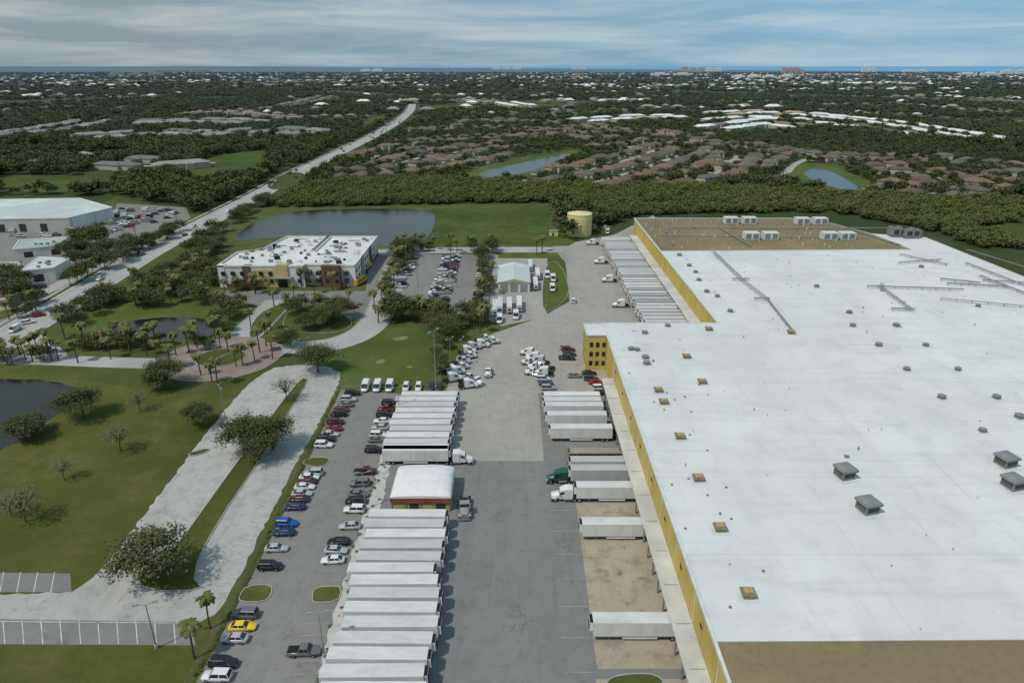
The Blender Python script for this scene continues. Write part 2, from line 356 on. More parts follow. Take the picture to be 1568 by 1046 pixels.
meadows=[[(320,240),(420,228),(400,262),(330,285),(270,275)],[(650,162),(745,160),(735,170),(660,172)],[(780,160),(860,158),(850,166),(790,168)],[(1480,350),(1600,335),(1700,360),(1600,390)],[(0,268),(160,270),(190,292),(0,298)],[(150,272),(200,262),(240,258),(200,275)],[(440,152),(520,148),(525,157),(450,160)],[(20,222),(120,224),(100,232),(10,232)],[(420,272),(455,262),(480,275),(440,292),(405,290)],[(640,147),(720,146),(700,151),(640,152)],[(560,182),(600,176),(575,196),(545,204)],[(60,236),(180,232),(200,240),(90,246)],[(900,158),(960,157),(950,162),(900,163)],[(1000,166),(1080,163),(1070,168),(1000,171)],[(300,150),(380,148),(370,153),(300,155)]]
for pts in meadows: sheet('meadow',chaikin(GP(pts),2),.3,'marsh')
lawnpolys=[GP(p) for p in meadows]
ponds2=[[(728,270),(745,262),(800,250),(878,234),(877,243),(835,256),(800,268),(750,274)],[(1228,266),(1245,258),(1270,262),(1308,282),(1316,292),(1290,294),(1240,276)],[(385,262),(415,245),(418,250),(395,268)]]
banks=[[(695,272),(735,255),(800,242),(885,228),(892,240),(845,262),(800,276),(740,280)],[(1200,268),(1225,250),(1262,250),(1320,272),(1345,290),(1320,300),(1270,300),(1215,282)]]
for p in banks: sheet('pond_bank',GP(p),.35,'bright',2); lawnpolys.append(GP(p))
for p in ponds2: sheet('pond',GP(p),.5,'water2',2)
lawnpolys+= [GP(p) for p in ponds2]; NP=5
sheet('suburb_ground',GP([(500,282),(640,180),(930,180),(1250,205),(1568,232),(2000,250),(2000,330),(1568,300),(1000,276)]),.1,'suburb')
# ------------------------------------------------------------ markings
def seg(b,p,q,w,z=.09,k='line'): ribbon(b,[p,q],w,z,k)
b=MB()
for i in range(10): seg(b,G(5+29*i,950),G(8+29*i,986),.16)
for i in range(5): seg(b,G(-20+26*i,876),G(-26+26*i,907),.16)
seg(b,G(-60,951),G(290,954),.15)
for i in range(9): seg(b,(8.5,76+i*7.3),(14,76+i*7.3),.13,.09,'fline')
def lotline(y):
    pts=[G(300,1046),G(362,930),G(445,765),G(522,597)]; ptr=[G(490,1046),G(520,930),G(562,790),G(588,700),G(612,603)]
    f=lambda pp: float(np.interp(y,[p[1] for p in pp],[p[0] for p in pp]))
    return f(pts),f(ptr)
for i in range(38):
    y=80+i*2.75; l,r=lotline(y); seg(b,(l+.6,y),(l+5.6,y+.3),.1,.085,'fline'); seg(b,(r-5.8,y),(r-.8,y+.3),.1,.085,'fline')
for x in (-52,-31,-14):
    for i in range(30): seg(b,(x-5 if x!=-52 else x,262+i*2.8),(x+5,262+i*2.8),.12,.09)
for i in range(24): seg(b,(40,232+i*4),(50,232+i*4),.15,.085,'fline')
for k in range(22):
    t=k/21; x,y=G(455-125*t,640+210*t); seg(b,(x+2,y),(x+6.5,y-1.2),.12,.085,'line')
for k in range(26):
    t=k/25; x,y=G(415-215*t,585+250*t); seg(b,(x+3,y),(x+7.5,y-1.2),.12,.085,'line')
seg(b,G(755,522),G(905,535),.35,.1,'yline'); seg(b,G(757,526),G(900,541),.2,.1,'yline')
b.obj('pavement_markings')
# ------------------------------------------------------------ warehouse
RZ=12.0; WX=30.4
foot=[(WX,25),(WX,214),(69,214),(69,383),(168,383),(183,345),(207,336),(214,25)]
def walls(b,foot,z0,z1,k):
    n=len(foot)
    for i in range(n):
        p,q=foot[i],foot[(i+1)%n]
        b.add([(*p,z0),(*q,z0),(*q,z1),(*p,z1)],[(0,1,2,3)],k)
wh=bpy.data.objects.new('distribution_warehouse',None); link(wh)
def part(b,name,parent,fixn=False):
    o=b.obj(name,fixn=fixn); o.parent=parent; return o
b=MB(); walls(b,foot,0,RZ,'wall_y'); part(b,'walls',wh)
b=MB(); b.poly(foot,RZ,'roof_white'); part(b,'roof',wh)
b=MB(); b.poly([(WX,25),(WX,78),(214,79.5),(214,25)],RZ+.02,'roof_brown'); b.poly([(69,309),(69,383),(168,383),(183,345),(186,312)],RZ+.02,'roof_brown'); part(b,'gravel_roof',wh)
b=MB(); strip(b,foot+[foot[0]],.5,RZ-.3,RZ+.28,'hvacw')
strip(b,[(WX+.3,78.2),(214,79.7)],.5,RZ,RZ+.15,'roof_white'); strip(b,[(69,309),(186,312)],.8,RZ,RZ+.3,'roof_white'); strip(b,[(168,383),(183,345),(186,312)],.8,RZ,RZ+.5,'conc'); part(b,'parapet',wh)
b=MB(); b.box(27.0,WX-.05,66,186,4.75,5.05,'canopy'); b.box(26.9,27.0,66,186,4.55,5.1,'hvacw')
for i in range(25): b.box(27.2,27.5,67+i*4.9,67.3+i*4.9,0,4.75,'steel')
for i in range(13): b.box(27.6,30,70+i*9.3,70.12+i*9.3,5.05,5.12,'steel')
b.box(64.8,68.95,228,372,4.75,5.05,'canopy')
for i in range(30): b.box(65,65.3,229+i*4.9,229.3+i*4.9,0,4.75,'steel')
part(b,'dock_canopy',wh)
b=MB()
for i in range(26): b.box(WX-.1,WX-.03,69+i*4.5,72+i*4.5,1.2,4.4,'dock_dark'); b.box(WX-.6,WX,69.1+i*4.5,71.9+i*4.5,.5,1.15,'dark')
for i in range(29): b.box(68.9,68.97,232+i*4.9,235+i*4.9,1.2,4.4,'dock_dark')
for i in range(9): b.box(WX-.08,WX-.02,70+i*14,71.2+i*14,8.2,8.8,'dock_dark')
for i in range(10): b.box(WX-.16,WX-.02,75+i*13.7,75.2+i*13.7,5.1,11.7,'hvacw')
part(b,'dock_doors',wh)
b=MB(); b.box(24,WX-.1,203,213.5,0,11.9,'wall_y','roof_white')
for z in (2.2,5.4,8.6):
    for x in (25,27,29): b.box(x,x+1.1,202.94,203,z-.6,z+1,'glass')
    for y in (205,208,211): b.box(23.94,24,y,y+1.2,z-.6,z+1,'glass')
strip(b,[(24,203),(WX,203),(WX,213.5),(24,213.5),(24,203)],.4,11.9,12.3,'hvacw'); part(b,'office_block',wh)
# rooftop equipment
def fan_mesh():
    b=MB(); b.box(-1.0,1.0,-1.0,1.0,0,.6,'hvac',tx=.1,ty=.1); b.box(-1.3,1.3,-1.15,1.15,.8,1.15,'rust','hvac',tx=.15,ty=.15)
    for sx in (-.8,.8):
        for sy in (-.8,.8): b.box(sx-.08,sx+.08,sy-.08,sy+.08,.6,.81,'dark')
    b.box(-.85,.85,-.7,.7,1.15,1.28,'rust','tancap'); b.box(-1.8,1.8,-1.7,1.7,.004,.05,'hvacw'); return b.mesh('exhaust_fan')
def vent_mesh():
    b=MB(); b.box(-.9,.9,-.9,.9,0,.5,'hvac'); b.cyl((0,0,.5),.95,.5,'hvac',14); b.cyl((0,0,1.0),1.25,.35,'hvac',14,r2=.5); b.box(-1.5,1.5,-1.5,1.5,.004,.06,'hvacw'); return b.mesh('turbine_vent')
def rtu_mesh(k,l=2.4,w=1.5,h=2,cap='dark'):
    b=MB(); b.box(-l,l,-w,w,.4,h,k); b.box(-l-.1,l+.1,-w-.1,w+.1,.0,.25,'steel')
    for sx in (-1,1): b.cyl((sx*l*.5,0,h+.03),min(w,l*.5)*.6,.12,k,14,cap=cap); b.box(sx*l*.5-l*.35,sx*l*.5+l*.35,-w-.04,-w,.8,h-.45,'dock_dark' if cap=='dark' else 'hvac')
    b.box(-l*.12,l*.12,-w-.08,-w,.5,h-.2,k); b.box(l,l+.8,-w*.6,w*.6,.5,h*.8,k,tx=.1); b.box(-l-.02,l+.02,-w-.02,w+.02,h-.15,h+.02,k)
    b.box(-l*.8,-l*.2,w,w+.7,.3,h*.7,'steel'); return b.mesh('rooftop_unit')
def hood_mesh():
    b=MB(); b.box(-1.5,1.5,-1.5,1.5,0,.5,'hvac'); b.box(-1.35,1.35,-1.35,1.35,.5,1.9,'dock_dark')
    for sx in (-1,1):
        for sy in (-1,1): b.box(sx*1.4-.12,sx*1.4+.12,sy*1.4-.12,sy*1.4+.12,.5,1.9,'hvac')
    for z in (.75,1.05,1.35,1.6): b.box(-1.48,1.48,-1.48,1.48,z,z+.07,'hvac')
    b.box(-1.8,1.8,-1.8,1.8,1.9,2.4,'hvac'); b.box(-1.8,1.8,-1.8,1.8,2.4,2.9,'hvac',tx=.8,ty=.8); b.box(-2.3,2.3,-2.3,2.3,.005,.05,'hvacw'); return b.mesh('hooded_vent')
FAN=fan_mesh();VEN=vent_mesh();HOOD=hood_mesh();RTU=rtu_mesh('hvac',1.6,1.3,2.4);RTW=rtu_mesh('hvacw',3.9,2.6,4.0,'hvacw')
for x,y in ((1051,548),(1075,587),(1016,618),(1041,671),(1069,735),(1102,811),(1145,912),(1008,600),(1211,511),(1085,506),(1296,700)):
    g=G(x,y,RZ); inst('exhaust_fan',FAN,*g,RZ+.02,random.uniform(-.05,.05),.92 if x!=1296 else .4)
for x,y in ((987,511),(1022,500),(988,549),(1305,500),(1372,500),(1345,530),(1417,530),(1388,567),(1466,567),(1441,610),(1525,610),(1504,661),(1055,408),(1065,418),(1070,430),(1082,448),(1098,455),(1118,478),(1410,410),(1560,640),(966,536),(975,537),(1497,470),(990,558),(1040,392),(1300,480),(1250,440)):
    g=G(x,y,RZ); inst('roof_vent',VEN,*g,RZ+.02,random.random(),random.uniform(.75,.95))
for x,y in ((1292,730),(1327,782),(1538,712),(1549,746)):
    g=G(x,y,RZ); inst('hooded_roof_vent',HOOD,*g,RZ+.02,.25,1.0)
for x,y in ((1118,343),(1146,343),(1227,344),(1254,344),(1149,367),(1178,367),(1268,367),(1295,367)):
    g=G(x,y,RZ); inst('rooftop_unit',RTW,*g,RZ+.02,0,.92)
for x,y in ((1372,362),(1392,364)):
    g=G(x,y,RZ); inst('rooftop_chiller',RTU,*g,RZ+.02,0,(2.2,2.2,1.9))
def rack(p,q,name='roof_pipe_rack',w=1.4,z=.9):
    b=MB(); p=Vector((*G(*p,RZ),RZ+z)); q=Vector((*G(*q,RZ),RZ+z)); d=(q-p); L=d.length; d.normalize(); n=Vector((-d.y,d.x,0))*w/2
    for s in (-1,1): b.tube(p+n*s,q+n*s,.12,'steel'); 
    b.tube(p,q,.08,'hvac')
    for i in range(int(L/2.5)+1):
        c=p+d*i*2.5; b.tube(c-n*1.2,c+n*1.2,.09,'rust' if i%3==0 else 'steel',4)
        if i%2==0:
            for s in (-1,1): b.tube(c+n*s,c+n*s-Vector((0,0,z)),.07,'steel',4)
    b.obj(name)
rack((1092,388),(1137,432));rack((1122,430),(1147,430),w=1);rack((1137,432),(1175,462));rack((1155,460),(1178,460),w=1);rack((1175,462),(1213,510),w=.5);rack((1345,440),(1396,478));rack((1328,441),(1475,446),w=1);rack((1450,437),(1545,442));rack((1378,392),(1450,408),w=1);rack((1440,430),(1500,436));rack((1478,405),(1568,440),w=.8);rack((1505,432),(1568,436),w=1.2);rack((1376,405),(1440,400),w=.8);rack((1350,447),(1350,436),w=1);rack((1440,460),(1568,472),w=.5);rack((1480,385),(1568,412),w=.5);rack((1500,425),(1568,452),w=.9);rack((1365,476),(1398,476),w=.9)
rack((1020,350),(1360,352),w=.8);rack((1020,350),(1030,378),w=.7);rack((1300,352),(1378,378),w=1);rack((1100,350),(1150,380),w=.6);rack((1010,362),(1330,366),w=.5)
b=MB()
for i in range(150):
    x=random.uniform(72,165);y=random.uniform(312,380); b.cyl((x,y,RZ+.02),random.uniform(.15,.4),random.uniform(.5,1.2),random.choice(['hvacw','steel','rust']),8)
for i in range(170):
    x=random.uniform(33,205);y=random.uniform(80,305)
    if x<71 and y>212: continue
    b.cyl((x,y,RZ+.01),random.uniform(.06,.2),random.uniform(.3,.8),random.choice(['hvacw','steel','hvac']),8)
for i in range(22):
    x=random.uniform(32,46);y=random.uniform(80,210); b.box(x,x+.4,y,y+.35,RZ,RZ+.25,'rust')
b.obj('roof_vent_pipes')
# ------------------------------------------------------------ vehicles
def wheels(b,xs,hw,r=.34,w=.24):
    for x in xs:
        for s in (-1,1):
            y=s*hw-(w if s>0 else 0); b.cyl((x,y,r),r,w,'dark',14,'y'); b.cyl((x,s*hw-.01 if s<0 else s*hw,r),r*.55,.02,'chrome',10,'y')
def sec(x,hw,zb,zt):
    return [(x,-hw*.92,zb),(x,-hw,zb+(zt-zb)*.3),(x,-hw,zb+(zt-zb)*.72),(x,-hw*.88,zt),(x,hw*.88,zt),(x,hw,zb+(zt-zb)*.72),(x,hw,zb+(zt-zb)*.3),(x,hw*.92,zb)]
def car(kind):
    b=MB()
    if kind=='sedan': S=[(-2.35,.68,.42,.8),(-2.2,.86,.3,.95),(-1.5,.91,.24,1.0),(0,.91,.22,.96),(1.1,.91,.24,.93),(2.05,.84,.28,.78),(2.35,.62,.4,.62)]; g=(-1.95,.98,-1.15,.3,.95,1.44,.8,.6)
    if kind=='suv': S=[(-2.35,.75,.45,1.0),(-2.25,.9,.35,1.08),(-1.5,.95,.3,1.12),(0,.95,.28,1.1),(1.1,.95,.3,1.08),(2.1,.88,.32,.95),(2.38,.68,.45,.75)]; g=(-2.28,1.1,-1.95,.45,1.06,1.74,.86,.7)
    if kind=='pickup': S=[(-2.8,.9,.5,1.05),(-2.75,.95,.45,1.1),(-1,.97,.4,1.1),(.9,.97,.4,1.12),(2.4,.92,.42,1.02),(2.8,.75,.5,.85)]; g=(-.75,1.35,-.45,.75,1.08,1.8,.88,.72)
    if kind=='van': S=[(-2.7,.95,.4,1.2),(-2.6,1.0,.35,1.25),(0,1.0,.35,1.25),(1.8,1.0,.35,1.2),(2.5,.9,.38,1.05),(2.75,.7,.5,.85)]; g=(-2.65,2.0,-2.55,1.25,1.2,2.25,.97,.88)
    b.loft([sec(*s) for s in S],'carpaint')
    x0,x1,x2,x3,z0,z1,w0,w1=g
    vs=[(x0,-w0,z0),(x1,-w0,z0),(x1,w0,z0),(x0,w0,z0),(x2,-w1,z1),(x3,-w1,z1),(x3,w1,z1),(x2,w1,z1)]
    sk='carpaint' if kind=='van' else 'glass'
    b.add(vs,[(0,1,5,4),(2,3,7,6)],sk); b.add(vs,[(1,2,6,5)],'glass'); b.add(vs,[(3,0,4,7)],sk)
    b.box(x2-.03,x3+.05,-w1-.03,w1+.03,z1-.015,z1+.05,'carpaint',tx=.1,ty=.08)
    for s in (-1,1):
        xa,xb=((x0+x1)/2-.05,(x2+x3)/2-.05)
        b.add([(xa-.06,s*w0*1.01,z0),(xa+.06,s*w0*1.01,z0),(xb+.06,s*(w1+.012),z1),(xb-.06,s*(w1+.012),z1)],[(0,1,2,3)],'carpaint')
        b.tube((x0,s*w0,z0),(x2,s*w1,z1),.06,'carpaint',5); b.tube((x1,s*w0,z0),(x3,s*w1,z1),.045,'carpaint',5)
        if kind=='van': b.add([(x1-.95,s*(w0+.012),z0+.15),(x1-.2,s*(w0+.012),z0+.15),(x3-.1,s*(w1+.03),z1-.25),(x3-.8,s*(w1+.03),z1-.25)],[(0,1,2,3)],'glass')
        ex=S[-1][0]; b.box(ex-.22,ex-.02,s*.5-.14,s*.5+.14,S[-1][3]-.12,S[-1][3]+.03,'head'); b.box(S[0][0]-.02,S[0][0]+.1,s*.55-.15,s*.55+.15,S[0][3]-.25,S[0][3]-.05,'tail')
        b.box(x1-.35,x1-.15,s*(w0+.1)-.09,s*(w0+.1)+.09,z0+.02,z0+.16,'carpaint')
    if kind=='pickup': b.box(-2.62,-.85,-.8,.8,1.0,1.13,'dark')
    e=S[-1][0]; wheels(b,(-e*.58,e*.6),S[2][1]+.01,.36 if kind!='sedan' else .33)
    return b.mesh(kind,True)
CARS={k:car(k) for k in('sedan','suv','pickup','van')}
def trailer_mesh():
    b=MB(); L=8.1
    b.box(-L,L,-1.3,1.3,1.15,4.08,'tside','trailer'); b.box(-L-.02,L+.02,-1.32,1.32,3.98,4.04,'hvacw'); 
    for x in (-L-.01,L-.09): 
        for s in (-1,1): b.box(x,x+.1,s*1.27-.05,s*1.27+.05,1.1,4.1,'hvacw')
    b.box(-L,L,-1.31,1.31,1.02,1.16,'steel'); b.box(-L+.3,L-1,-.5,.5,.8,1.02,'dark')
    b.box(-L-.03,-L,-1.2,1.2,1.3,3.9,'white'); b.box(-L-.05,-L-.03,-.03,.03,1.3,3.9,'dark')
    b.box(L,L+.6,-1.0,1.0,2.1,3.9,'white','dark',tx=.05); b.box(L+.6,L+.64,-.8,.8,2.3,3.2,'dark')
    for x in (-L+1.3,-L+2.5): wheels(b,(x,),1.25,.5,.55)
    for s in (-1,1): b.box(L-3,L-2.8,s*.9-.08,s*.9+.08,.05,1.05,'steel'); b.box(-3,3,s*1.2-.02,s*1.2+.02,.45,1.02,'white')
    b.box(-L,-L+.1,-1.1,1.1,.5,.65,'dark')
    return b.mesh('semi_trailer')
TR=trailer_mesh()
def tractor_mesh(sleeper=True):
    b=MB()
    b.box(-3.4,3.2,-.45,.45,.7,1.0,'dark')
    b.loft([[(1.5,-.95,.9),(1.5,-1.0,1.6),(1.5,-.8,2.05),(1.5,.8,2.05),(1.5,1.0,1.6),(1.5,.95,.9)],[(2.9,-.85,.8),(2.9,-.85,1.5),(2.9,-.6,1.75),(2.9,.6,1.75),(2.9,.85,1.5),(2.9,.85,.8)],[(3.25,-.7,.8),(3.25,-.7,1.4),(3.25,-.5,1.6),(3.25,.5,1.6),(3.25,.7,1.4),(3.25,.7,.8)]],'carpaint')
    b.box(3.25,3.3,-.5,.5,.85,1.5,'chrome'); b.box(3.15,3.5,-1.15,1.15,.35,.75,'chrome')
    for s in (-1,1): b.box(1.9,3.05,s*1.05-.22,s*1.05+.22,.95,1.2,'carpaint',tx=.2); b.box(3.0,3.2,s*.9-.12,s*.9+.12,1.05,1.3,'head')
    b.box(.0,1.55,-1.05,1.05,.8,1.95,'carpaint'); b.box(.0,1.5,-1.05,1.05,1.95,2.8,'carpaint',tx=.14,ty=.08)
    b.add([(1.52,-.95,2.0),(1.52,.95,2.0),(1.37,.88,2.72),(1.37,-.88,2.72)],[(0,1,2,3)],'glass')
    for s in (-1,1): b.add([(.35,s*1.065,2.0),(1.3,s*1.065,2.0),(1.15,s*1.005,2.6),(.35,s*1.005,2.6)],[(0,1,2,3)],'glass'); b.box(1.3,1.45,s*1.3-.1,s*1.3+.1,1.9,2.5,'dark')
    if sleeper:
        b.box(-1.6,.0,-1.15,1.15,.9,3.3,'carpaint'); b.add([(0,-1.15,3.3),(0,1.15,3.3),(1.2,.9,2.82),(1.2,-.9,2.82),(0,-1.15,2.8),(0,1.15,2.8)],[(0,3,2,1),(0,4,3),(1,2,5)],'carpaint')
        b.box(-1.62,-1.6,-.9,.9,1.2,3.1,'steel')
    else: b.box(-.04,0,-.7,.7,2.0,2.6,'glass')
    for s in (-1,1): b.cyl((-1.5,s*.95,.75),.32,1.9,'chrome',12,'x'); b.cyl((-1.75 if sleeper else -.2,s*.95,1),.08,2.6 if sleeper else 2,'chrome',8)
    wheels(b,(2.4,),1.2,.52,.32); wheels(b,(-2.0,-3.1),1.22,.52,.6)
    b.box(-3.2,-1.9,-.5,.5,1.0,1.15,'dark'); b.box(-3.7,-1.5,-1.2,-.62,1.08,1.12,'dark'); b.box(-3.7,-1.5,.62,1.2,1.08,1.12,'dark')
    return b.mesh('semi_tractor',True)
TS=tractor_mesh(True);TD=tractor_mesh(False)
WH=(.64,.64,.63)
def tcol():
    v=random.choice([.66,.64,.62,.6,.66,.52]); return (v,v*1.0,v*.985)
y=70; i=0
while y<123.5:
    inst('semi_trailer',TR,-21.0+(y-74)*-.015+random.uniform(-.6,.5)-(.9 if i in(3,9,10) else 0),y,.07,random.uniform(-.012,.012),(1,1,random.choice([1,1,.97])),tcol()); y+=3.35+random.uniform(-.08,.12); i+=1
y=147
while y<181: inst('semi_trailer',TR,-24.2+random.uniform(-.4,.4),y,.07,random.uniform(-.01,.01),1,tcol()); y+=3.4
for py,xc,l in ((946,21.9,0),(798,22.6,0),(742,22.7,0),(716,22.0,1),(703,22.2,1),(653,18.2,0),(633,17.6,0),(619,17.4,0),(611,17.3,0),(603,17.4,0)):
    y=G(900,py,4)[1]; inst('semi_trailer',TR,xc+random.uniform(-.15,.15),y,.07,math.pi,1,tcol() if l==0 else (.45,.45,.44))
inst('semi_tractor',TS,12.2,G(868,742,4)[1],.07,math.pi,1,WH); inst('semi_tractor',TS,11.5,G(868,716,4)[1],.07,math.pi,1,(.02,.075,.055))
inst('semi_tractor',TS,*G(704,709),.07,0,1,WH)
inst('yard_tractor',TD,*G(712,783),.07,-math.pi/2+.05,1.1,(.25,.27,.25))
inst('semi_trailer',TR,-24,G(640,705)[1],.07,0,1,WH)
b=MB(); b.box(-7.5,7.5,-1.3,1.3,1.1,1.35,'conc','f_tan'); b.box(-7,7,-.4,.4,.8,1.1,'dark'); wheels(b,(-6,-4.8),1.25,.5,.5)
for s in(-1,1): b.box(5,5.2,s*.9-.1,s*.9+.1,0,1.1,'steel')
b.box(7.4,7.5,-1.3,1.3,1.35,2.6,'steel'); fb=b.mesh('flatbed')
inst('flatbed_trailer',fb,21.5,G(900,690,1.3)[1],.07,math.pi)
b=MB(); b.box(-3,3,-1.2,1.2,.2,2.1,'dumps'); b.box(-2.9,2.9,-1.1,1.1,2.1,2.12,'dark'); [b.box(x,x+.12,-1.27,1.27,.3,2.0,'steel') for x in (-2.5,-1.2,0,1.2,2.5)]
DM=b.mesh('dumpster'); inst('dumpster',DM,24.5,G(900,668)[1],.07)
y=234
while y<372:
    if random.random()<.93: inst('semi_trailer',TR,57.2+random.uniform(-.5,.5),y,.07,math.pi,1,random.choice([(.62,.62,.61),(.5,.5,.49),(.3,.32,.33),(.58,.58,.57)]))
    if random.random()<.15: inst('semi_tractor',TS,44.5,y,.07,math.pi,1,WH)
    y+=3.9
for px,py,r in ((752,527,.3),(741,523,.2),(737,532,.1),(724,536,.4),(716,542,.2),(717,550,.5),(707,558,.3),(705,567,.6),(699,574,.5),(748,574,-1.6),(728,588,-.7),(716,584,.9),(718,594,.2),(690,570,.3),(694,584,.4),(810,545,2.7),(818,552,2.9),(826,557,2.8),(812,560,2.6),(822,566,3.0),(834,566,2.9),(818,575,2.8),(832,575,3.0)):
    inst('semi_tractor',random.choice([TS,TD,TS]),*G(px,py),.07,r,.9,random.choice([WH,WH,WH,(.5,.5,.5)]))
for px,py,k,c in ((872,545,'sedan',(.02,.02,.02)),(870,538,'suv',(.1,.02,.02)),(868,551,'pickup',(.03,.03,.04)),(912,588,'sedan',(.25,.02,.02)),(918,597,'suv',(.6,.6,.6)),(905,583,'suv',(.05,.05,.06)),(880,578,'sedan',(.2,.2,.2)),(836,590,'sedan',(.03,.04,.1)),(840,597,'suv',(.3,.3,.3)),(832,583,'suv',(.5,.5,.5)),(902,574,'sedan',(.02,.02,.02)),(926,604,'pickup',(.03,.03,.03)),(866,535,'sedan',(.3,.3,.3))):
    inst('parked_car',CARS[k],*G(px,py),.07,random.uniform(-.15,.15),1,c)
inst('parked_car',CARS['suv'],*G(878,463),.07,1.5,1,(.6,.6,.6))
for px,py in ((758,478),(766,474),(780,474),(795,472)): inst('semi_trailer',TR,*G(px,py),.07,-math.pi/2,.8,WH)
for px,py in ((812,412),(820,440),(823,425)): inst('semi_trailer',TR,*G(px,py),.07,-math.pi/2,.75,WH)
for px,py in ((765,493),(790,487),(838,425),(846,445),(847,430)): inst('delivery_van',CARS['van'],*G(px,py),.1,-math.pi/2,1.15,WH)
for px in (560,578,597,622,641,660,672): inst('delivery_van' if px<610 else 'parked_car',CARS['van' if px<610 else 'suv'],*G(px,596),.07,-math.pi/2+.03,1.05 if px<610 else 1,WH if px<650 else (.03,.03,.03))
BK=(.012,.012,.014);SV=(.38,.39,.40);GY=(.13,.135,.14);RD=(.2,.015,.018);DB=(.01,.03,.1);BL=(.005,.09,.32);DR=(.08,.012,.015)
left=[(333,1038,'suv',WH),(343,1018,'suv',BK),(360,980,'sedan',SV),(372,962,'sedan',(.75,.5,.01)),(376,943,'suv',GY),(414,870,'suv',BK),(424,842,'sedan',SV),(435,818,'sedan',DB),(439,804,'suv',BL),(452,779,'sedan',DB),(458,767,'sedan',DR),(463,758,'sedan',SV),(467,748,'sedan',WH),(470,740,'sedan',DR),(474,733,'sedan',WH),(480,727,'suv',SV),(496,684,'suv',WH),(500,675,'suv',BK),(506,667,'sedan',SV),(511,659,'sedan',RD),(514,649,'suv',DR),(519,637,'suv',BK),(523,630,'sedan',RD),(529,622,'sedan',GY),(534,614,'suv',SV),(540,605,'suv',BK)]
right=[(466,1000,'pickup',GY),(510,860,'sedan',WH),(515,845,'sedan',SV),(519,832,'sedan',BK),(536,808,'sedan',SV),(543,783,'suv',WH),(545,770,'suv',BK),(549,759,'sedan',GY),(551,743,'suv',GY),(560,725,'pickup',DR),(573,692,'suv',BK),(578,676,'sedan',GY),(580,669,'suv',WH),(582,657,'sedan',SV),(585,647,'sedan',WH),(589,638,'suv',BK),(593,629,'pickup',RD),(597,620,'suv',BK)]
for px,py,k,c in left+right: inst('parked_car' if k!='pickup' else 'pickup_truck',CARS[k],*G(px,py-1,.3),.07,random.uniform(-.06,.06)+(math.pi if random.random()<.4 else 0),1,c)
pal=[WH,WH,WH,SV,SV,GY,BK,BK,RD,DB,(.3,.25,.18),(.45,.45,.45)]
for x in (-50,-33.6,-28.6,-14.5):
    for i in range(30):
        if random.random()<.62:
            y=263.4+i*2.8
            if x<-45 and y<285: continue
            inst('parked_car',CARS[random.choice(['sedan','sedan','suv','suv','pickup'])],x+random.uniform(-.2,.2),y,.07,random.choice([0,math.pi]),1,random.choice(pal))
def inside(pts,poly):
    x=pts[:,0];y=pts[:,1];r=np.zeros(len(pts),bool);n=len(poly)
    for i in range(n):
        x1,y1=poly[i];x2,y2=poly[(i+1)%n]
        if y1==y2: continue
        c=((y1>y)!=(y2>y))&(x<(x2-x1)*(y-y1)/(y2-y1)+x1); r^=c
    return r
def cars_poly(pts,n,rot=None):
    w=GP(pts); k=0
    for _ in range(n*8):
        p=(random.uniform(min(a[0] for a in w),max(a[0] for a in w)),random.uniform(min(a[1] for a in w),max(a[1] for a in w)))
        if inside(np.array([p]),w)[0]:
            inst('parked_car',CARS[random.choice(['sedan','suv','pickup','van'])],*p,.07,(rot or 0)+random.choice([0,math.pi]),1,random.choice(pal)); k+=1
            if k>=n: break
cars_poly([(178,318),(275,322),(270,338),(190,352),(150,360)],55,.3)
cars_poly([(0,352),(150,348),(140,362),(0,368)],14,0); cars_poly([(60,420),(100,425),(70,445),(40,440)],5,.8)
cars_poly([(890,330),(935,350),(930,360),(912,355)],14,1.5)
for px,py in ((60,485),(75,538),(44,496),(540,473),(470,430)): inst('parked_car',CARS['suv'],*G(px,py),.08,.6,1,random.choice([WH,SV,RD]))
for q,d in resample(mainroad,22)[3:54]:
    if random.random()<.7:
        s=random.choice([-1,1]); n=Vector((-d.y,d.x)); o=random.choice([2.2,5.8])*s
        inst('moving_car',CARS[random.choice(['suv','sedan','pickup','van'])],q.x+n.x*o,q.y+n.y*o,.08,math.atan2(d.y,d.x)+(0 if s<0 else math.pi),1,random.choice(pal))
b=MB(); M['busy']=plain('school_bus_yellow',(.6,.33,.03),.4,.4)
b.box(-5.5,3.8,-1.2,1.2,.6,3.0,'busy',tx=.08,ty=.08); b.box(3.8,5.2,-1.0,1.0,.6,1.7,'busy',tx=.1); b.box(3.76,3.82,-1,1,1.8,2.7,'glass')
for i in range(9):
    for s in (-1,1): b.box(-5+i*.95,-4.2+i*.95,s*1.16-.02,s*1.16+.02,1.9,2.6,'glass')
wheels(b,(-3.2,4.3),1.2,.5,.35); b.box(-5.5,3.8,-1.23,1.23,1.3,1.4,'dark'); inst('school_bus',b.mesh('school_bus'),*G(553,434),.07,1.3)
b=MB(); b.box(-3.5,1.6,-1.2,1.2,.9,3.6,'busy'); b.box(1.7,3.4,-1.05,1.05,.6,2.4,'white',tx=.2); b.box(3.1,3.32,-.9,.9,1.5,2.2,'glass'); wheels(b,(-2.2,2.6),1.15,.48,.3); inst('box_truck',b.mesh('box_truck'),*G(563,412),.07,1.4)
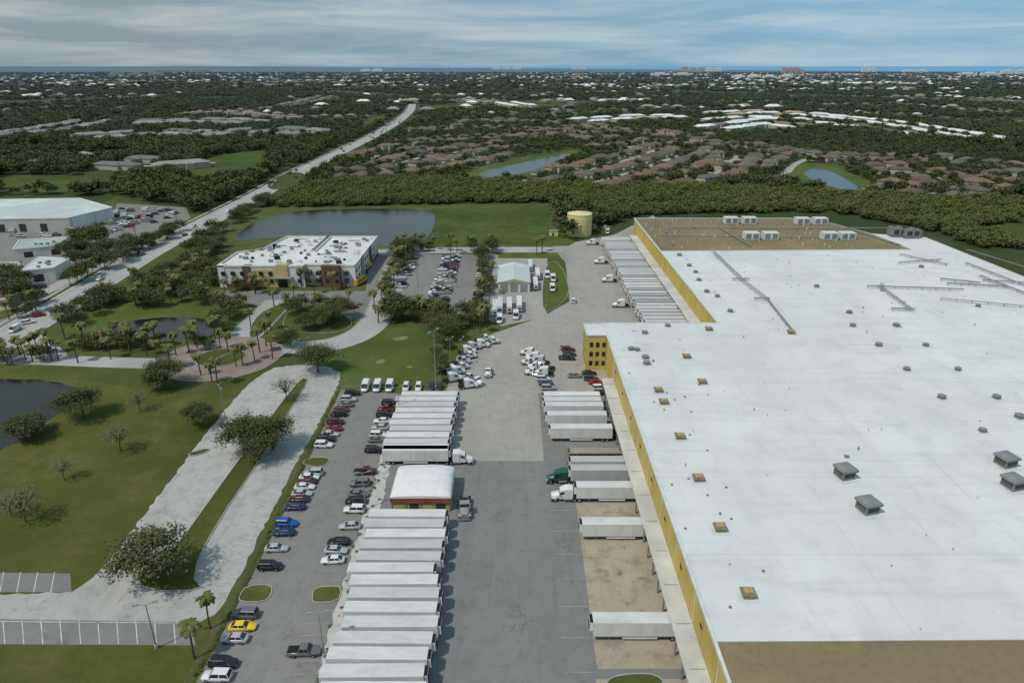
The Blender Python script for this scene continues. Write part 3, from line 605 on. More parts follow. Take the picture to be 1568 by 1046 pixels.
# ------------------------------------------------------------ tent shelter
b=MB(); X0,Y0=G(600,783); X1=-13.6; L=11.5; n=16; secs=[]
for j,(dy,k,dz) in enumerate(((-.3,1.0,0.0),(1.2,1.0,.75),(3,1.0,1.35),(6,1,1.6),(9,1,1.4),(L,1,.6))):
    row=[]
    for i in range(n+1):
        t=math.pi*i/n; row.append(((X0+X1)/2-(X1-X0)/2*math.cos(t)*1.03,Y0+dy,3.75+(.55+dz)*math.sin(t)**.7))
    secs.append(row)
for a_,c_ in zip(secs,secs[1:]): b.add(a_+c_,[(i,i+1,n+2+i,n+1+i) for i in range(n)],'white',True)
b.add(secs[0],[tuple(range(n+1))],'white')
b.box(X0,X1,Y0+.1,Y0+.2,.0,2.4,'ycanv'); b.box(X0-.15,X1+.15,Y0-.35,Y0+.12,2.6,3.74,'red','white')
for i in range(4): b.box(X0+1+i*3,X0+3+i*3,Y0+.02,Y0+.1,.1,2.0,'dock_dark' if i in(1,3) else 'ycanv')
for i in range(5): b.box(X0+i*3.2,X0+.2+i*3.2,Y0-.02,Y0+.1,0,3.7,'steel')
b.box(X0,X0+.2,Y0+.2,Y0+L,0,3.9,'ycanv'); b.box(X1-.2,X1,Y0+.2,Y0+L,0,3.9,'ycanv'); b.box(X0,X1,Y0+L-.2,Y0+L,0,3.9,'ycanv')
b.obj('workshop_shelter')
b=MB(); x0,y0=G(763,448); x1=G(811,448)[0]; y1=y0+27
b.box(x0,x1,y0,y1,0,4.6,'wall_w'); xm=(x0+x1)/2
vs=[(x0-.4,y0-.4,4.6),(x1+.4,y0-.4,4.6),(xm,y0-.4,6.2),(x0-.4,y1+.4,4.6),(x1+.4,y1+.4,4.6),(xm,y1+.4,6.2)]
b.add(vs,[(0,2,5,3),(2,1,4,5)],'roof_metalw'); b.add(vs,[(0,1,2),(4,3,5)],'wall_t')
for i in range(3): b.box(x0+1+i*4.3,x0+4.2+i*4.3,y0-.06,y0,.1,3.6,'steel')
b.box(x0+.2,x0+2,y0-3,y0-1,0,2.2,'hvac'); b.obj('service_building')
b=MB(); tx,ty=G(888,363); b.cyl((tx,ty+6,0),7.2,12.2,'tank',40); b.cyl((tx,ty+6,12.2),7.3,.25,'steel',40); b.cyl((tx,ty+6,12.45),7.2,1.1,'tank',40,r2=.6)
for i in range(12): a=i*.26-2.6; b.box(tx+7.4*math.cos(a)-.05,tx+7.4*math.cos(a)+.05,ty+6+7.4*math.sin(a)-.05,ty+6+7.4*math.sin(a)+.05,i*.95,i*.95+1,'steel')
for z in (3,6,9): b.cyl((tx,ty+6,z),7.23,.12,'ycanv',40)
b.obj('storage_tank')
b=MB(); gx,gy=G(848,362); b.box(gx-2.5,gx+2.5,gy,gy+3,0,2.8,'tank'); b.box(gx-2.7,gx+2.7,gy-.2,gy+3.2,2.8,3,'steel'); b.box(gx-1,gx,gy-.04,gy,.1,2.1,'dark'); b.obj('pump_house')
# ------------------------------------------------------------ school
sch=bpy.data.objects.new('school_building',None); link(sch)
sx0,sy0=G(338,440); sx1=G(545,440)[0]; sy1=G(500,362,10)[1]
fp=[(sx0,sy0),(sx0+38,sy0),(sx0+38,sy0+3),(sx1,sy0+1),(sx1,sy1),(sx1-24,sy1),(sx1-24,sy0+26),(sx0+34,sy0+26),(sx0+34,sy1),(sx0+14,sy1),(sx0+10,sy0+30),(sx0,sy0+24)]
b=MB(); walls(b,fp,0,9.6,'wall_w'); part(b,'walls',sch); b=MB(); b.poly(fp,9.3,'roof_school'); strip(b,fp+[fp[0]],.5,9.3,10.1,'wall_w'); part(b,'roof',sch)
b=MB(); W_=sx1-sx0
def fac(x0,x1,z0,z1,k,d=.25): b.box(sx0+x0,sx0+x1,sy0-d,sy0+3,z0,z1,k)
fac(0,3,0,10,'wall_w');fac(11,14.5,0,9.8,'wall_b',.5);fac(14.5,26,0,8.2,'wall_t',.3);fac(26,31,0,10.4,'wall_t',.7);fac(0,11,0,1.6,'wall_b',.12)
fac(45,min(56,W_-.5),0,1.6,'wall_b',.1); fac(46,min(54,W_-4),0,9.9,'wall_b',.6)
for i in range(14):
    for z in (2.2,5.6):
        x=1.5+i*(W_-4)/13.5
        if 25<x<32: continue
        fac(x,x+1.6,z,z+1.7,'glass',.75)
fac(26.5,30.5,.2,4.5,'glass',.85); fac(24,33,4.6,5.0,'steel',3)
for i in range(9):
    for z in (2.2,5.8): b.box(sx1,sx1+.08,sy0+3+i*5,sy0+5.4+i*5,z,z+1.6,'glass')
b.box(sx1,sx1+.3,sy0+14,sy0+20,0,10,'wall_pink'); b.box(sx1,sx1+.3,sy0+33,sy0+38,0,10,'wall_b'); b.box(sx1-.1,sx1+.05,sy0+1,sy1,0,1.6,'wall_b'); part(b,'facade',sch)
b=MB()
for i in range(90):
    x=random.uniform(sx0+2,sx1-3);y=random.uniform(sy0+4,sy1-2)
    if inside(np.array([(x,y),(x+2,y+2)]),fp).all(): s=random.uniform(.5,1.6); b.box(x,x+s*1.4,y,y+s,9.3,9.9+s*.5,random.choice(['hvac','steel','hvacw','dark']))
for i in range(16):
    x=random.uniform(sx0+2,sx1-10);y=random.uniform(sy0+4,sy1-2)
    if inside(np.array([(x,y),(x+6,y)]),fp).all(): b.box(x,x+6,y,y+.4,9.3,9.7,'hvac')
part(b,'roof_units',sch)
# ------------------------------------------------------------ industrial buildings
def shed(name,pts,h,wall,rf):
    w=GP(pts,h); b=MB(); walls(b,w,0,h,wall); b.poly(w,h,rf); strip(b,w+[w[0]],.5,h-.4,h+.25,'white')
    a,c=Vector(w[0]),Vector(w[1]); d=(c-a); L=d.length; d.normalize(); nn=Vector((d.y,-d.x))
    if nn.y>0: nn=-nn
    for i in range(int(L/12)):
        p=a+d*(4+i*12); q=p+d*4; p2=p+nn*.06;q2=q+nn*.06
        b.add([(*p2,.1),(*q2,.1),(*q2,h*.6),(*p2,h*.6)],[(0,1,2,3)],'dock_dark')
    for i in range(6):
        p=a+d*random.uniform(3,L-3)-nn*random.uniform(3,12); b.box(p.x,p.x+1.2,p.y,p.y+1,h,h+.9,'hvac')
    return b.obj(name)
shed('industrial_warehouse',[(-150,338),(105,334),(172,318),(122,304),(-150,308)],8,'wall_w','roof_metalw')
shed('industrial_shed',[(20,382),(152,370),(150,360),(30,368)],5,'wall_w','roof_gray')
shed('industrial_shed',[(32,415),(82,410),(107,396),(60,394)],6,'wall_w','roof_metalw')
shed('yellow_storehouse',[(-60,460),(10,458),(24,448),(18,440),(-60,444)],4,'wall_t','roof_red')
shed('industrial_shed',[(-150,415),(28,412),(30,402),(-150,402)],5,'wall_w','roof_gray')
shed('commercial_building',[(-120,259),(-10,257),(-5,250),(-120,251)],7,'wall_w','roof_metalw')
# ------------------------------------------------------------ houses
def house_mesh(v,wall='f_wall'):
    b=MB()
    def hip(x0,x1,y0,y1,h,r):
        b.box(x0+.6,x1-.6,y0+.6,y1-.6,0,h,wall)
        w=min(x1-x0,y1-y0)/2; vs=[(x0,y0,h),(x1,y0,h),(x1,y1,h),(x0,y1,h)]
        if x1-x0>y1-y0: vs+=[(x0+w,(y0+y1)/2,h+r),(x1-w,(y0+y1)/2,h+r)]; fs=[(0,1,5,4),(1,2,5),(2,3,4,5),(3,0,4)]
        else: vs+=[((x0+x1)/2,y0+w,h+r),((x0+x1)/2,y1-w,h+r)]; fs=[(0,1,4),(1,2,5,4),(2,3,5),(3,0,4,5)]
        b.add(vs,fs,'rooftile')
        for i in range(3): b.box(x0+1.5+i*(x1-x0-4)/3,x0+2.8+i*(x1-x0-4)/3,y0+.54,y0+.6,1,2.3,'f_win')
    if v==0: hip(-9,9,-6,6,3,2.6); hip(-8.6,-1,-11,-1,2.9,1.8)
    if v==1: hip(-7,7,-9,9,3.1,2.8); hip(1,9,-4,5,2.95,1.9)
    if v==2: hip(-10,10,-5.5,5.5,5.5,2.4); hip(-3,5,-9,0,5.3,1.8)
    if v==3: hip(-22,22,-9,9,6,3); hip(-18,-8,-12,12,5.9,2.6); hip(8,18,-12,12,5.9,2.6)
    if v==4: hip(-24,24,-8,8,5,2.6); hip(-10,-2,-11,11,4.9,2.2)
    if v==0: b.box(-8.0,-2.5,-16,-11.05,-.1,.14,'f_street')
    if v==1: b.box(9.05,14,-3,3,-.1,.14,'f_street')
    if v==2: b.box(-2.5,3.5,-15,-9.05,-.1,.14,'f_street')
    return b.mesh('house')
HM=[house_mesh(i) for i in range(5)]
hpts=[];hex_=[];spts=[]
brown=[(.15,.105,.078),(.17,.115,.085),(.125,.092,.073),(.19,.12,.085),(.12,.10,.085),(.21,.14,.10),(.16,.135,.115),(.13,.12,.11)]
def occupied(x,y,d): return any((x-a)**2+(y-c)**2<d*d for a,c in hpts)
def street(pts,cols=brown,step=19,off=20,kinds=(0,1,0,1,2),smooth=2,name='house',w=7):
    p=chaikin(GP(pts),smooth,False); b=MB(); ribbon(b,p,w,.4+random.random()*.08,'f_street'); b.obj('residential_street')
    for q,d in resample(p,6): spts.append((q.x,q.y))
    for q,d in resample(p,step):
        n=Vector((-d.y,d.x))
        for s in (-1,1):
            c=q+n*off*s; k=random.choice(kinds)
            if occupied(c.x,c.y,16.5 if k<3 else 30) or any(inside(np.array([(c.x,c.y)]),l)[0] for l in lawnpolys[-NP:]): continue
            hpts.append((c.x,c.y)); inst(name,HM[k],c.x,c.y,.3,math.atan2(d.y,d.x)+(0 if s>0 else math.pi)+random.uniform(-.1,.1),random.uniform(.9,1.08),random.choice(cols))
            if k>2:
                for o in (-17,17): hex_.append((c.x+d.x*o,c.y+d.y*o))
                for ox,oy in ((0,-18),(-14,-16),(14,-16),(0,-30),(14,-28),(-14,-28)): hex_.append((c.x+ox,c.y+oy))
for s in ([(520,270),(600,266),(660,257),(720,248),(760,236)],[(600,256),(650,240),(720,232),(780,226)],[(625,222),(700,215),(790,212),(850,212)],[(640,203),(720,198),(800,200),(880,208),(930,218)],[(800,278),(870,270),(930,255),(985,240),(1010,228)],[(900,283),(960,268),(1010,250),(1060,232)],[(930,232),(990,222),(1060,220),(1140,228),(1230,240)],[(1000,280),(1080,276),(1105,262),(1130,240)],[(1060,262),(1100,250),(1160,240)],[(1130,280),(1200,272),(1215,252),(1250,240)],[(1290,245),(1370,245),(1460,250),(1568,262)],[(1340,262),(1420,266),(1470,292),(1520,300)],[(1340,285),(1400,296),(1480,300)],[(1500,270),(1600,285),(1700,290)],[(560,248),(590,235),(640,228)],[(880,196),(960,204),(1040,212),(1100,214)],[(700,190),(780,188),(860,192)]):
    street(s)
grayc=[(.2,.205,.2),(.26,.26,.25),(.17,.165,.16),(.3,.29,.27)]
street([(155,215),(240,208),(330,213),(420,205),(480,210)],grayc,44,26,(3,),name='apartment_block')
street([(0,212),(80,205),(150,190)],grayc,44,26,(3,),name='apartment_block')
street([(205,255),(260,256),(330,250)],grayc,44,24,(4,),name='apartment_block')
street([(230,193),(330,190),(400,194)],grayc,44,26,(3,),name='apartment_block')
tanc=[(.27,.19,.145),(.23,.165,.13),(.3,.22,.17)]
street([(280,180),(350,170),(380,180),(470,185),(550,180)],tanc,30,22,(0,1,2)); street([(400,170),(440,166),(500,150)],tanc,34,22,(0,1,2)); street([(330,176),(420,180)],tanc,30,22,(0,2))
whc=[(.8,.8,.78),(.74,.74,.72)]; mixc=brown+[(.3,.3,.29),(.34,.27,.21),(.6,.59,.56),(.25,.24,.23)]
street([(1100,200),(1160,192),(1235,200)],whc+tanc[:1],46,24,(4,)); street([(1240,180),(1320,188),(1420,202),(1530,222)],whc,50,24,(4,),name='row_house'); street([(1110,178),(1180,174),(1235,182)],whc+[(.5,.35,.2)],52,28,(4,)); street([(1110,189),(1180,184),(1225,190)],whc,52,28,(4,)); street([(900,188),(960,184),(1060,182)],whc+[(.5,.38,.2)],60,26,(4,)); street([(1250,195),(1350,200),(1440,214)],whc+brown[:1],50,24,(4,)); street([(800,165),(770,160)],whc,40,22,(4,))
for s in ([(860,174),(960,170),(1080,167)],[(700,178),(800,176),(900,180)],[(1080,158),(1200,160),(1350,165)],[(1350,160),(1450,168),(1568,178)],[(650,158),(720,155),(800,152)],[(900,152),(1000,150),(1100,152)],[(1150,150),(1300,150),(1450,156)],[(1250,172),(1350,176),(1450,186),(1568,196)],[(1450,150),(1568,158)],[(820,145),(950,143),(1060,144)],[(0,172),(100,166),(200,168)],[(60,152),(160,149),(260,152)],[(0,240),(60,246),(110,252)]):
    street(s,mixc,38,26,(0,1,2,0,1))
hpts_a=np.array(hpts+hex_)
# ------------------------------------------------------------ trees
def foliage(R,Hc,zc,K,Mq,s,seed,cr,flat=.75):
    r=np.random.default_rng(seed); d=r.normal(size=(K,3)); d/=np.linalg.norm(d,axis=1)[:,None]; rad=r.uniform(.35,1.0,K)**.6
    c=d*rad[:,None]*np.array([R,R,Hc]); c[:,2]=np.abs(c[:,2])*1.0-Hc*.25*r.random(K); c[:,2]+=zc
    rot=r.uniform(.75,1.15,K); c[:,:2]*=rot[:,None]
    cen=np.repeat(c,Mq,0)+r.normal(size=(K*Mq,3))*cr*np.array([1,1,flat])
    n=r.normal(size=(K*Mq,3)); n[:,2]=np.abs(n[:,2])+.7; n/=np.linalg.norm(n,axis=1)[:,None]
    a=np.cross(n,r.normal(size=n.shape)); a/=np.linalg.norm(a,axis=1)[:,None]; bb=np.cross(n,a)
    sz=(s*r.uniform(.6,1.4,K*Mq))[:,None]
    V=np.stack([cen-a*sz,cen-bb*sz*.6,cen+a*sz,cen+bb*sz*.6],1).reshape(-1,3)
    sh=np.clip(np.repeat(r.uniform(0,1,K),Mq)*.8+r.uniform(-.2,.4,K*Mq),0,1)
    return V,sh,c
def tree_mesh(name,R,Hc,zc,K,Mq,s,seed,cr,leaf,trunk=.3,limbs=7):
    b=MB(); V,sh,c=foliage(R,Hc,zc,K,Mq,s,seed,cr); random.seed(seed)
    if trunk: 
        top=(random.uniform(-.4,.4),random.uniform(-.4,.4),zc*.62); b.tube((0,0,-.2),top,trunk,'bark',8,trunk*.7)
        for i in range(limbs): q=c[random.randrange(len(c))]; b.tube(top,tuple(q),trunk*.45,'bark',5,.04)
    me=bpy.data.meshes.new(name); nv=len(b.v); nf=len(b.f); N=len(V)//4
    me.from_pydata(b.v+[tuple(v) for v in V.tolist()],[],b.f+[(nv+4*i,nv+4*i+1,nv+4*i+2,nv+4*i+3) for i in range(N)])
    if trunk: me.materials.append(M['bark'])
    me.materials.append(M[leaf]); li=1 if trunk else 0
    me.polygons.foreach_set('material_index',[0]*nf+[li]*N)
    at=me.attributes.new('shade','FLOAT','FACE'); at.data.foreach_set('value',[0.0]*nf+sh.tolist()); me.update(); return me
OAK=[tree_mesh('oak',6,3.6,5.6,90,62,.24,i,.85,'leaf',.32,12) for i in range(4)]
MID=[tree_mesh('tree',4,3,4.5,34,26,.36,20+i,.75,'leaf',.2,5) for i in range(3)]
SPARSE=[tree_mesh('sparse',3.2,2.6,4.2,60,10,.17,40+i,.5,'bare',.14,26) for i in range(2)]
def palm_mesh(seed,Ht=8.0):
    random.seed(seed); b=MB(); pts=[(0,0,-.1)]; lx=random.uniform(-.08,.08)
    for i in range(1,6): pts.append((lx*i*i*.25,0,Ht*i/5))
    for i in range(5): b.tube(pts[i],pts[i+1],.24-.02*i,'bark',7,.22-.02*i)
    top=Vector(pts[-1]); vs=[];fs=[];sh=[]
    for i in range(26):
        az=i*2.4+random.uniform(-.2,.2); el=random.uniform(-.5,1.1); L=random.uniform(2.1,2.8); d=Vector((math.cos(az),math.sin(az),0)); s=Vector((-d.y,d.x,0)); prev=None; p=top.copy(); e=el; s0=random.random()
        for j in range(7):
            w=.5*math.sin(math.pi*(j+.6)/7.4)
            row=(p-s*w-Vector((0,0,w*.6)),p.copy(),p+s*w-Vector((0,0,w*.6)))
            if prev:
                o=len(vs); vs+=[*prev,*row]; fs+=[(o,o+1,o+4,o+3),(o+1,o+2,o+5,o+4)]; sh+=[s0,s0]
            prev=row; p=p+(d*math.cos(e)+Vector((0,0,math.sin(e))))*L/6; e-=.33
    me=bpy.data.meshes.new('palm'); nv=len(b.v); nf=len(b.f)
    me.from_pydata(b.v+[tuple(v) for v in vs],[],b.f+[tuple(nv+j for j in f) for f in fs]); me.materials.append(M['bark']); me.materials.append(M['palm'])
    me.polygons.foreach_set('material_index',[0]*nf+[1]*len(fs)); at=me.attributes.new('shade','FLOAT','FACE'); at.data.foreach_set('value',[0.0]*nf+sh); me.update(); return me
PALM=[palm_mesh(i,h) for i,h in ((1,7.5),(2,8.5),(3,6.5))]
random.seed(99)
def oak(px,py,R,name='oak_tree',protos=OAK,base=6.0):
    s=R/base; inst(name,random.choice(protos),*G(px,py),.05,random.uniform(0,6.28),(s,s,s*.92))
for a in ((238,888,7.2),(375,690,6.4),(418,690,6.6),(398,704,5.2),(487,570,6.6),(255,592,6.2),(128,640,6.3),(305,652,4.6),(243,598,4),(445,530,4.5),(503,500,6),(520,488,6),(470,505,4.5),(680,520,6),(668,505,5),(655,490,5.5),(640,492,5),(620,488,5.5),(600,492,5),(700,505,4.5),(38,672,4.6)):
    oak(*a)
for a in ((185,692,4),(40,800,4.6),(100,735,3),(440,615,4),(215,630,3.2),(20,790,3)): oak(*a,name='sparse_tree',protos=SPARSE,base=3.2)
def palm(px,py,s=1): inst('palm_tree',random.choice(PALM),*G(px,py),.05,random.uniform(0,6.28),s)
for px,py in ((322,962),(298,1008),(325,585),(334,590),(308,575),(350,540),(338,535),(372,560),(390,552),(398,540),(408,530),(418,550),(410,520),(362,562),(330,520),(300,520),(290,540),(270,545),(262,565),(240,548),(150,535),(170,550),(100,520),(130,530),(200,540),(225,545),(20,560),(40,552),(8,555),(60,545),(90,552),(120,556),(340,470),(345,450),(392,450),(450,455),(482,450),(462,440),(510,445),(575,480),(585,460),(580,495),(596,470),(604,440),(610,410),(616,400),(740,500),(748,495),(752,380),(735,510),(822,390),(830,386),(700,388),(690,386),(725,388),(620,382),(420,470),(415,505),(385,505),(440,475),(535,470),(735,470),(600,478),(590,440)): palm(px,py,random.uniform(.8,1.1))
def scat(pts,n,lo,hi,pr=.0,name='broadleaf_tree'):
    w=GP(pts); k=0
    for _ in range(n*10):
        p=(random.uniform(min(a[0] for a in w),max(a[0] for a in w)),random.uniform(min(a[1] for a in w),max(a[1] for a in w)))
        if not inside(np.array([p]),w)[0] or inside(np.array([p]),lake)[0]: continue
        k+=1; s=random.uniform(lo,hi)
        if random.random()<pr: inst('palm_tree',random.choice(PALM),*p,.05,random.random()*6,random.uniform(.8,1.1))
        else: inst(name,random.choice(MID),*p,.05,random.random()*6,(s/4,s/4,s/4*random.uniform(.8,1.1)))
        if k>=n: break
scat([(95,492),(150,458),(190,462),(115,500)],14,3,5);scat([(190,455),(330,440),(345,465),(200,475)],24,3,4.6,.25);scat([(330,470),(375,470),(350,525),(325,525)],10,2.5,4,.3);scat([(95,524),(330,528),(330,538),(95,536)],22,2,3.4,.3)
scat([(262,357),(290,350),(120,438),(92,445)],30,3,4.8);scat([(330,356),(350,350),(345,375),(330,400),(285,412),(270,404)],22,3,4.6,.1);scat([(285,412),(330,400),(335,440),(215,450),(190,444)],32,3,4.6,.25)
scat([(610,372),(640,372),(610,460),(580,470)],26,3,4.5,.3);scat([(735,385),(770,385),(762,400),(752,470),(738,480)],18,2.5,4,.4);scat([(590,476),(735,482),(735,500),(590,496)],24,3,5,.2);scat([(640,378),(760,376),(760,384),(640,386)],10,2,3.2,.4)
scat([(440,470),(520,478),(540,495),(520,508),(450,508)],7,3,4.5,.1);scat([(355,430),(392,432),(396,446),(350,448)],5,2,3,.5);scat([(90,385),(150,360),(175,372),(110,400)],12,4,6);scat([(0,425),(35,430),(60,455),(0,470)],14,3,5);scat([(0,470),(60,460),(80,468),(0,510)],10,2,4,.3)
scat([(-30,545),(80,540),(90,556),(-30,560)],14,2,3.5,.5);scat([(25,665),(70,650),(60,675),(20,685)],6,2,3.5);scat([(660,535),(690,530),(690,560),(670,575)],6,2,3);scat([(385,438),(450,455),(430,460),(380,450)],4,1.5,2.5,.5)
scat([(100,395),(215,380),(205,392),(110,420)],12,3,5); scat([(345,345),(400,312),(420,306),(400,322),(350,352)],16,3,4.6)
def scatter(name,pts,scl,rotz,protos):
    col=bpy.data.collections.new(name+'_prototypes')
    for i,me in enumerate(protos): o=bpy.data.objects.new('%s_variant_%d'%(name,i),me); col.objects.link(o)
    me=bpy.data.meshes.new(name); me.from_pydata(pts.tolist(),[],[]); N=len(pts)
    a=me.attributes.new('scl','FLOAT_VECTOR','POINT'); a.data.foreach_set('vector',scl.astype('f').ravel())
    rv=np.zeros((N,3),'f'); rv[:,2]=rotz; a=me.attributes.new('rotv','FLOAT_VECTOR','POINT'); a.data.foreach_set('vector',rv.ravel())
    a=me.attributes.new('pick','INT','POINT'); a.data.foreach_set('value',rng.integers(0,len(protos),N).astype('i'))
    o=link(bpy.data.objects.new(name,me)); ng=bpy.data.node_groups.new(name,'GeometryNodeTree')
    ng.interface.new_socket('Geometry',in_out='INPUT',socket_type='NodeSocketGeometry'); ng.interface.new_socket('Geometry',in_out='OUTPUT',socket_type='NodeSocketGeometry')
    N_=ng.nodes.new; gi=N_('NodeGroupInput');go=N_('NodeGroupOutput');ci=N_('GeometryNodeCollectionInfo');ip=N_('GeometryNodeInstanceOnPoints')
    ci.inputs['Collection'].default_value=col; ci.inputs['Separate Children'].default_value=True; ci.inputs['Reset Children'].default_value=True
    def na(n,t): x=N_('GeometryNodeInputNamedAttribute'); x.data_type=t; x.inputs['Name'].default_value=n; return next(s for s in x.outputs if s.enabled and s.name=='Attribute')
    L=ng.links.new; L(gi.outputs[0],ip.inputs['Points']); L(ci.outputs[0],ip.inputs['Instance']); ip.inputs['Pick Instance'].default_value=True
    L(na('pick','INT'),ip.inputs['Instance Index']); L(na('rotv','FLOAT_VECTOR'),ip.inputs['Rotation']); L(na('scl','FLOAT_VECTOR'),ip.inputs['Scale']); L(ip.outputs[0],go.inputs[0])
    md=o.modifiers.new('instances','NODES'); md.node_group=ng; return o
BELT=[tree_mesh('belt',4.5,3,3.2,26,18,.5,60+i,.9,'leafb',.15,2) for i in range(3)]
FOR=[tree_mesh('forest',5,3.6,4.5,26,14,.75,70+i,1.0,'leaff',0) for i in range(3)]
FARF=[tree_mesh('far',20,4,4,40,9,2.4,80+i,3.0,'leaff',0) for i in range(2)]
def wedge(y0,y1,n,k=.86):
    y=np.sqrt(rng.uniform(y0*y0,y1*y1,n)); x=rng.uniform(-k,k,n)*y; return np.stack([x,y],1)
site=GP([(-1200,1500),(-1200,420),(-300,330),(0,300),(180,300),(290,322),(350,338),(440,318),(850,310),(850,372),(975,330),(1270,326),(1400,348),(1568,400),(2600,640),(2600,1500)])
road_pts=np.array([(q.x,q.y) for q,d in resample(mainroad,8)]); sp=np.array(spts)
def near(pts,ref,d):
    out=np.zeros(len(pts),bool)
    for i in range(0,len(pts),2000):
        D=((pts[i:i+2000,None,:]-ref[None])**2).sum(2); out[i:i+2000]=D.min(1)<d*d
    return out
def filt(p,hd=12,sd=7,rd=17):
    k=~inside(p,site)
    for l in lawnpolys: k&=~inside(p,l)
    k&=~near(p,road_pts,rd); k&=~near(p+np.array([0,14]),road_pts,rd-3)&~near(p-np.array([10,0]),road_pts,rd-3); k&=~near(p,hpts_a,hd); k&=~near(p,sp,sd); return p[k]
def mass(name,p,lo,hi,protos,zs=(.8,1.2)):
    N=len(p); s=rng.uniform(lo,hi,N); S=np.stack([s,s,s*rng.uniform(*zs,N)],1); scatter(name,np.concatenate([p,np.zeros((N,1))],1),S,rng.uniform(0,6.28,N),protos); print(name,N)
sub=GP([(500,278),(640,180),(930,180),(1250,205),(1568,232),(2200,250),(2200,305),(1568,300),(1330,290),(1000,280)])
beltp=GP([(395,318),(470,285),(620,274),(820,284),(1000,284),(1330,300),(1568,310),(2300,335),(2300,520),(1560,405),(1400,352),(1270,328),(975,332),(940,340),(850,312),(440,318)])
p=wedge(360,760,19000); p=p[inside(p,beltp)]; mass('tree_belt',filt(p),.5,1.1,BELT,(.7,1.15))
p=wedge(330,1200,18000); p=filt(p,10.5,6); ins=inside(p,sub)|inside(p,beltp); mass('forest_trees',p[~ins],.6,1.3,FOR)
p=p[inside(p,sub)]; mass('suburb_trees',p,.4,.9,FOR)
def clear(p,amt):  # irregular clearings following a smooth field
    x,y=p[:,0]/260,p[:,1]/340; f=np.sin(x*1.3+np.sin(y*.9)*2)+np.sin(y*1.7+np.cos(x*1.1)*2); return p[f>-1.55+amt]
p=clear(filt(wedge(1150,2800,20000),17,9),.1); mass('woodland_trees',p,.9,1.7,FOR,(.6,.9))
p=filt(wedge(2800,9500,16500),22,10); mass('distant_forest',p,.8,1.6,FARF,(.5,1.1))
def fh(k):
    b=MB(); b.box(-9,9,-6,6,0,3,'f_wall'); b.add([(-10,-7,3),(10,-7,3),(10,7,3),(-10,7,3),(-4,0,6),(4,0,6)],[(0,1,5,4),(1,2,5),(2,3,4,5),(3,0,4)],k); b.box(-4,4,-6.05,-6,1,2.4,'f_win'); return b.mesh('far_house')
P_=[]
for _ in range(150):
    c=math.sqrt(rng.uniform(1500**2,8500**2)); a=(rng.uniform(-.05,.8) if rng.random()<.72 else rng.uniform(-.8,-.05))*c
    n=rng.integers(6,24); P_.append(np.stack([rng.normal(a,c*.05,n),rng.normal(c,c*.02,n)],1))
P_=np.concatenate(P_+[wedge(1400,9500,500)]); P_=P_[P_[:,1]>1250]; P_=P_[~inside(P_,sub)]
N=len(P_); sc_=rng.uniform(.8,1.35,N); zz=np.where(P_[:,1]>3000,6.0,3.5)[:,None]
scatter('distant_houses',np.concatenate([P_,zz],1),np.stack([sc_*rng.uniform(1,1.6,N),sc_,sc_*1.2],1),rng.uniform(0,3.1,N),[fh('f_white'),fh('f_tan'),fh('f_brown'),fh('f_gray'),fh('f_white'),fh('f_tan')])
def tower(px,py,w,h,k,n=1):
    x,y=G(px,py); b=MB()
    for j in range(n):
        o=j*w*1.25; hh=h*random.uniform(.85,1.1); b.box(o-w/2,o+w/2,-15,15,0,hh,k); b.box(o-w/4,o+w/4,-10,10,hh,hh+6,k)
        for i in range(int(hh/9)): b.box(o-w*.42,o+w*.42,-15.3,-15,4+i*9,5.6+i*9,'f_win')
    b.obj('condo_tower',(x,y,0))
for t in ((1200,114,55,70,'f_pink',3),(1226,114,45,55,'f_pink',1),(1048,110,110,60,'f_pink',3),(1085,110,120,50,'f_white',2),(1322,111,60,60,'f_white',3),(1390,112,150,35,'f_white',2),(880,107,150,50,'f_white',2),(760,107,200,40,'f_white',3),(1010,118,160,26,'f_white',2),(180,118,140,30,'f_tan',3),(560,110,160,35,'f_white',2),(1480,118,160,34,'f_white',2),(1130,122,90,24,'f_white',4),(250,112,200,32,'f_tan',3),(1540,116,120,45,'f_white',2)): tower(*t)
# ------------------------------------------------------------ street furniture
def lamp_mesh(h=10):
    b=MB(); b.cyl((0,0,0),.3,.7,'conc',10); b.cyl((0,0,.7),.13,h-.7,'steel',8,r2=.08); b.tube((0,0,h-.1),(1.4,0,h+.15),.06,'steel'); b.tube((0,0,h-.1),(-1.4,0,h+.15),.06,'steel')
    for s in (-1,1): b.box(s*1.5-.45,s*1.5+.45,-.2,.2,h+.1,h+.25,'steel'); b.box(s*1.5-.35,s*1.5+.35,-.15,.15,h+.07,h+.1,'head')
    return b.mesh('lamp')
LM=lamp_mesh(9.5)
for px,py in ((240,992),(497,1006),(708,560),(690,560),(745,470),(640,440),(700,440),(612,640),(560,780),(470,560),(836,470),(345,640)): inst('street_lamp',LM,*G(px,py),.06,random.random()*3)
inst('tall_light_mast',LM,*G(668,597),.06,1.0,(1.3,1.3,2.0))
def pole_mesh():
    b=MB(); b.cyl((0,0,0),.2,12,'bark',8,r2=.14); b.box(-1.3,1.3,-.07,.07,11,11.2,'bark'); b.box(-.9,.9,-.07,.07,10,10.15,'bark'); [b.cyl((x,0,11.2),.05,.2,'hvacw',6) for x in (-1.2,0,1.2)]; return b.mesh('pole')
PO=pole_mesh()
for q,d in resample(mainroad,48)[:26]:
    n=Vector((-d.y,d.x)); inst('utility_pole',PO,q.x+n.x*11,q.y+n.y*11,.0,math.atan2(d.y,d.x)+1.57)
